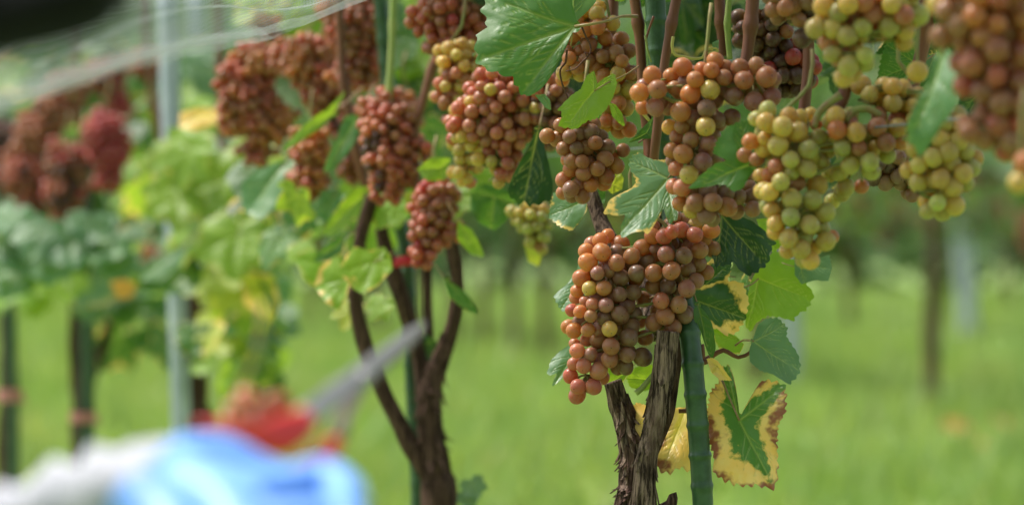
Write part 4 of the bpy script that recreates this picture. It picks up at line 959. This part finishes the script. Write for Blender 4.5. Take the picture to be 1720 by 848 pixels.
def H(px, py, dd, rpx, d0=1.42):
    p = P3(px, py, d0 + dd); return (p.x, p.y, p.z, rpx * d0 * K)
wr = H(30, 900, .02, 95); p1 = H(150, 845, .02, 95); p2 = H(265, 828, .01, 84); p3 = H(365, 842, -.02, 78)
CH_ = [[H(-330, 1080, .03, 112), H(-150, 985, .03, 95), wr, p1, p2, p3],
       [p2, H(305, 778, .03, 58), H(375, 768, .035, 50), H(430, 800, .03, 40), H(490, 812, .03, 32), H(525, 818, .03, 24)],       # thumb over the grip
       [p3, H(445, 835, -.015, 50), H(510, 817, .0, 50), H(562, 809, .005, 47), H(588, 850, -.03, 36), H(545, 880, -.05, 30), H(505, 876, -.055, 25)],   # index
       [p3, H(440, 890, -.05, 48), H(520, 876, -.05, 44), H(585, 872, -.05, 40), H(600, 920, -.07, 35), H(550, 950, -.085, 29), H(505, 940, -.09, 24)],
       [p3, H(420, 935, -.08, 46), H(500, 936, -.09, 42), H(565, 944, -.09, 37), H(575, 990, -.11, 32), H(525, 1018, -.12, 27), H(490, 1006, -.125, 23)],
       [p2, H(330, 960, -.06, 48), H(430, 990, -.11, 40), H(505, 1010, -.12, 33), H(515, 1050, -.135, 28), H(475, 1074, -.145, 24), H(445, 1062, -.15, 20)]]
hb = skin_mesh(CH_, -.008); hb.name = 'person'
person = link('person', hb, mat=M_SKIN)
tag(person, 'blurred hand and forearm in a white work glove with blue palm, working the clippers', 'person')
gm = skin_mesh(CH_, 0.0); gm.name = 'glove'
for v in gm.vertices:
    q = Vector(v.co); v.co = q + v.normal * (.0045 * max(0, min(1, (230 - (q.x / (q.y * K) + 860)) / 80)) * math.sin(q.x * 260 + 2 * mnoise.noise(q * 30)) + .0012 * mnoise.noise(q * 45) + .0008 * mnoise.noise(q * 110))
gx_ = lambda px: (px - 860) * 1.42 * K
bm = bmesh.new(); bm.from_mesh(gm); bm2 = bm.copy()
def blue(fc):
    c = fc.calc_center_median(); px = c.x / (c.y * K) + 860; py = 424 - (c.z - CH) / (c.y * K)
    return (px - 300) + (py - 720) * 1.0 > 16 * mnoise.noise(c * 60)
bmesh.ops.delete(bm, geom=[f for f in bm.faces if blue(f)], context='FACES')
bmesh.ops.delete(bm2, geom=[f for f in bm2.faces if not blue(f)], context='FACES')
gm2 = bpy.data.meshes.new('palm_coating'); bm.to_mesh(gm); bm2.to_mesh(gm2); bm.free(); bm2.free()
gm.materials.clear()
gl_o = link('glove', gm, person, mat=M_KNIT); gm2.materials.clear(); link('palm_coating', gm2, gl_o, mat=M_BLUE)
cuffs = []
for k, (px, py) in enumerate(((-20, 925), (0, 915), (92, 878), (104, 872))):
    pass

# clippers: two shanks crossing at a pivot, red grips
def bar(rows, d, th, sides=10):
    """flat bar: rows of (px, py, dd, half-width px); swept with an elliptical section th thick"""
    v, f = [], []; n = len(rows)
    for i, (px, py, dd, hw) in enumerate(rows):
        a, b = rows[max(i-1, 0)], rows[min(i+1, n-1)]
        t = Vector((b[0]-a[0], 0, -(b[1]-a[1]))).normalized(); nn = Vector((-t.z, 0, t.x)); c = P3(px, py, d + dd)
        for j in range(sides):
            an = 2*math.pi*j/sides; ca, sa = math.cos(an), math.sin(an)
            ca = math.copysign(abs(ca)**.6, ca); sa = math.copysign(abs(sa)**.6, sa)
            v.append(c + nn * ca * hw * d * K + Vector((0, sa * th, 0)))
    for i in range(n-1):
        for j in range(sides): f.append((i*sides+j, i*sides+(j+1) % sides, (i+1)*sides+(j+1) % sides, (i+1)*sides+j))
    f += [tuple(range(sides))[::-1], tuple(range((n-1)*sides, n*sides))]; return v, f
clp = thing('clippers', 'long-bladed grape clippers with red grips held in the blue glove', 'clippers', P3(470, 735, 1.5))
def cp(name, geo, mat, sm=True):
    return link(name, mesh(name, [Vector(p) - clp.location for p in geo[0]], geo[1], sm), clp, mat=mat)
cp('blade', bar([(500,706,.02,18),(530,686,.05,19),(570,655,.10,19),(610,625,.16,18),(650,594,.24,16),(690,562,.32,13),(706,549,.36,8),(714,541,.38,2)], 1.5, .0025), M_STEEL)
cp('blade', bar([(566,742,.03,13),(574,708,.06,13),(586,680,.09,13),(600,650,.13,14),(630,618,.19,15),(668,592,.27,12),(700,566,.34,6),(710,556,.36,2)], 1.505, .0022), M_DARKSTEEL)
cp('handle', bar([(330,712,-.03,6),(370,716,-.02,10),(410,728,-.01,16),(440,735,.0,27),(470,732,.01,35),(500,716,.02,30),(518,702,.03,22),(524,697,.035,12)], 1.5, .0075, 14), M_HANDLE)
cp('handle', bar([(470,800,-.02,10),(505,785,.0,13),(530,770,.02,17),(552,756,.035,19),(565,742,.04,15),(568,734,.042,8)], 1.5, .007, 14), M_HANDLE)
pv_ = tube([P3(612, 634, 1.66) + Vector((0, -.007, 0)), P3(612, 634, 1.66) + Vector((0, .007, 0))], [.0045, .0045], 14, .01)
cp('pivot_screw', pv_, M_STEEL)

# ------------------------------------------------------------------ vines of the far rows
def far_crown(seed, n=520):
    r_ = random.Random(seed); v, f = [], []; cc = []
    for _ in range(n):
        lay = r_.random()
        c = Vector((r_.uniform(-1.05, 1.05), r_.gauss(0, .20), .92 + 1.05 * lay ** .8 + .12 * math.sin(seed + _)))
        if mnoise.noise(c * 2.2 + Vector((seed, 0, 0))) < -.12: continue
        s = r_.uniform(.055, .095); q = Quaternion((r_.gauss(0, 1), r_.gauss(0, 1), r_.gauss(0, 1), r_.gauss(0, 1))).normalized()
        b = len(v)
        for x, y, z in ((0, 0, 0), (-.75, .25, .12), (-.55, -.65, .05), (0, -1.05, .0), (.55, -.65, .05), (.75, .25, .12)):
            v.append(c + q @ Vector((x * s, y * s, z * s)))
        f += [(b, b+1, b+2), (b, b+2, b+3), (b, b+3, b+4), (b, b+4, b+5)]
    me = mesh('crown', v, f, False); return me
def mat_far_leaf():
    m, n, o = new_mat('far_leaves'); g = G(n); p = g.pos(); oi = g.objinfo()
    a = g.noise(p, 9, 3, .6); c = g.noise(p, 1.3, 3)
    col = g.mix(g.step(a, .35, .65), (.030, .085, .022), (.085, .17, .040)); col = g.mix(g.step(c, .5, .7, 0, .8), col, (.15, .19, .05)); col = g.mix(g.step(a, .64, .72, 0, .8), col, (.30, .22, .07))
    b = g.bsdf(col, .55, .35); t = g.node('ShaderNodeBsdfTranslucent'); g.put(t.inputs[0], g.mix(1, col, (1.7, 1.6, .7), 'MULTIPLY'))
    mx = g.node('ShaderNodeMixShader'); mx.inputs[0].default_value = .35
    n.links.new(b, mx.inputs[1]); n.links.new(t.outputs[0], mx.inputs[2]); n.links.new(mx.outputs[0], o.inputs[0]); return m
M_FAR = mat_far_leaf()
CROWNS = [far_crown(i * 3.7 + 1) for i in range(4)]
for c in CROWNS: c.materials.append(M_FAR)
TR = []
for i in range(3):
    a = .05 * (i - 1)
    v, f = tube([(0, 0, -.02), (.02 + a, .0, .4), (-.03, .01, .75), (.03 - a, 0, 1.1)], [.040, .034, .030, .022], 12, .04, bark_fun(i * 5.0, .2, 7))
    v2_, f2_ = tube([(-1.0, 0, 1.12), (-.4, .01, 1.05), (.03 - a, 0, 1.03), (.5, .01, 1.06), (1.0, 0, 1.12)], [.012, .016, .020, .016, .012], 8, .08)
    vv, ff = join_parts([(v, f), (v2_, f2_)])
    me = mesh('trunk', vv, ff); me.materials.append(M_BARK2); TR.append(me)
def far_bunch_mesh(seed):
    L = [(0, 0, -.05, .045), (.005, 0, -.10, .036), (0, 0, -.145, .022)]
    pts = pack(L, .019, seed=seed, tries=2500); parts = []
    ico = bmesh.new(); bmesh.ops.create_icosphere(ico, subdivisions=1, radius=.0095); iv = [v.co.copy() for v in ico.verts]; fi = [tuple(v.index for v in q.verts) for q in ico.faces]; ico.free()
    for p in pts: parts.append(([Vector(p) + q for q in iv], fi))
    v, f = join_parts(parts); me = mesh('grape_bunch', v, f); me.materials.append(M_GRAPE); return me
FB = [far_bunch_mesh(i) for i in range(3)]
U = Vector((-.26, .965, 0)); ROWANG = math.atan2(U.y, U.x)
rows_far = [  # a point of the row, spacing, count before and after
    (Vector((1.85 + .52, 11.0, 0)), 2.0, 9), (Vector((6.6, 14.0, 0)), 2.2, 9), (Vector((10.5, 19, 0)), 2.4, 9), (Vector((13.5, 27, 0)), 2.6, 9), (Vector((17, 36, 0)), 3.0, 9)]
FARLAB = {(0, 2): 'blurred far vine behind the plain grey-green leaf, right of the green stake', (0, 3): 'far vine hidden behind the two crossing shaggy trunks',
          (0, 4): 'blurred far vine in the grass just left of the sharpest bunch', (0, 5): 'blurred far vine in the grass just right of the forked trunk',
          (0, 6): 'far vine hidden behind the forked trunk', (0, 7): 'blurred far vine behind the left arm of the forked trunk', (0, 8): 'blurred far vine in the grass left of the forked trunk'}
kk = 0
rf = random.Random(5)
for ri, (p0, sp, cnt) in enumerate(rows_far):
    for j in list(range(-1, cnt)) + ([3.5, 4.5, 5.4, 6.5, 7.5] if ri == 0 else []):
        p = p0 + U * sp * j + Vector((rf.uniform(-.08, .08), rf.uniform(-.08, .08), 0))
        px = 860 + p.x / (p.y * K)
        if not -250 < px < 1980: continue
        first = ri == 0 and 1480 < px < 1600
        o = thing('grapevine', 'dark slender vine trunk standing in the grass at far right' if first else FARLAB.get((ri, j), 'blurred vine of the far rows standing in the grass'), 'vine', p, None if first else 'vines of the far rows')
        o.rotation_euler = (0, 0, ROWANG + (math.pi if rf.random() < .5 else 0))
        t = bpy.data.objects.new('trunk', TR[kk % 3]); COL.objects.link(t); t.parent = o
        c = bpy.data.objects.new('crown', CROWNS[kk % 4]); COL.objects.link(c); c.parent = o; c['kind'] = 'stuff'
        for _ in range(9 if ri < 2 else 3):
            b = bpy.data.objects.new('grape_bunch', FB[rf.randrange(3)]); COL.objects.link(b)
            al = rf.uniform(-.95, .95); b.location = p + U * al + Vector((.965, .26, 0)) * rf.uniform(-.16, .10) + Vector((0, 0, rf.uniform(.92, 1.42)))
            b.rotation_euler = (0, 0, rf.uniform(0, 6.28)); s = rf.uniform(.9, 1.4); b.scale = (s, s, s)
            q = GC[rf.choice('nnkdb')]; b.color = (*q, 1)
            tag(b, 'small blurred brown bunch hanging in a far row', 'grapes', 'grape bunches in the far rows')
        kk += 1

# wood edge closing off the field
wv, wf = [], []; rw = random.Random(77)
for _ in range(15000):
    x = rw.uniform(-45, 45); h = 4.5 + 2.5 * mnoise.noise(Vector((x * .22, 0, 4))); z = h * rw.random() ** .9
    c = Vector((x, 52 + rw.gauss(0, 1.2) + 2 * mnoise.noise(Vector((x * .3, z * .3, 0))), z)); sz = rw.uniform(.16, .34)
    q = Quaternion((rw.gauss(0, 1), rw.gauss(0, 1), rw.gauss(0, 1), rw.gauss(0, 1))).normalized(); b = len(wv)
    wv += [c + q @ Vector(t) * sz for t in ((0, -1, 0), (.7, 0, .1), (0, 1, 0), (-.7, 0, .1))]; wf.append((b, b+1, b+2, b+3))
wo = link('woods', mesh('woods', wv, wf, False), mat=M_FAR)
tag(wo, 'far edge of dark green woods beyond the rows', 'woods', kind='stuff')

# unseen row added behind the camera, to keep the front of the fruit in shade
for j in range(6):
    p = Vector((-1.55, -.6, 0)) + U * (-3.2 + 1.9 * j) * 1.0
    if p.y > 1.2: continue
    o = thing('grapevine', 'unseen vine of the next row, added to shade the fruit', 'vine', p, 'unseen vines added for shade'); o.rotation_euler = (0, 0, ROWANG)
    for nm, me in (('trunk', TR[j % 3]), ('crown', CROWNS[j % 4])):
        t = bpy.data.objects.new(nm, me); COL.objects.link(t); t.parent = o
        if nm == 'crown': t['kind'] = 'stuff'
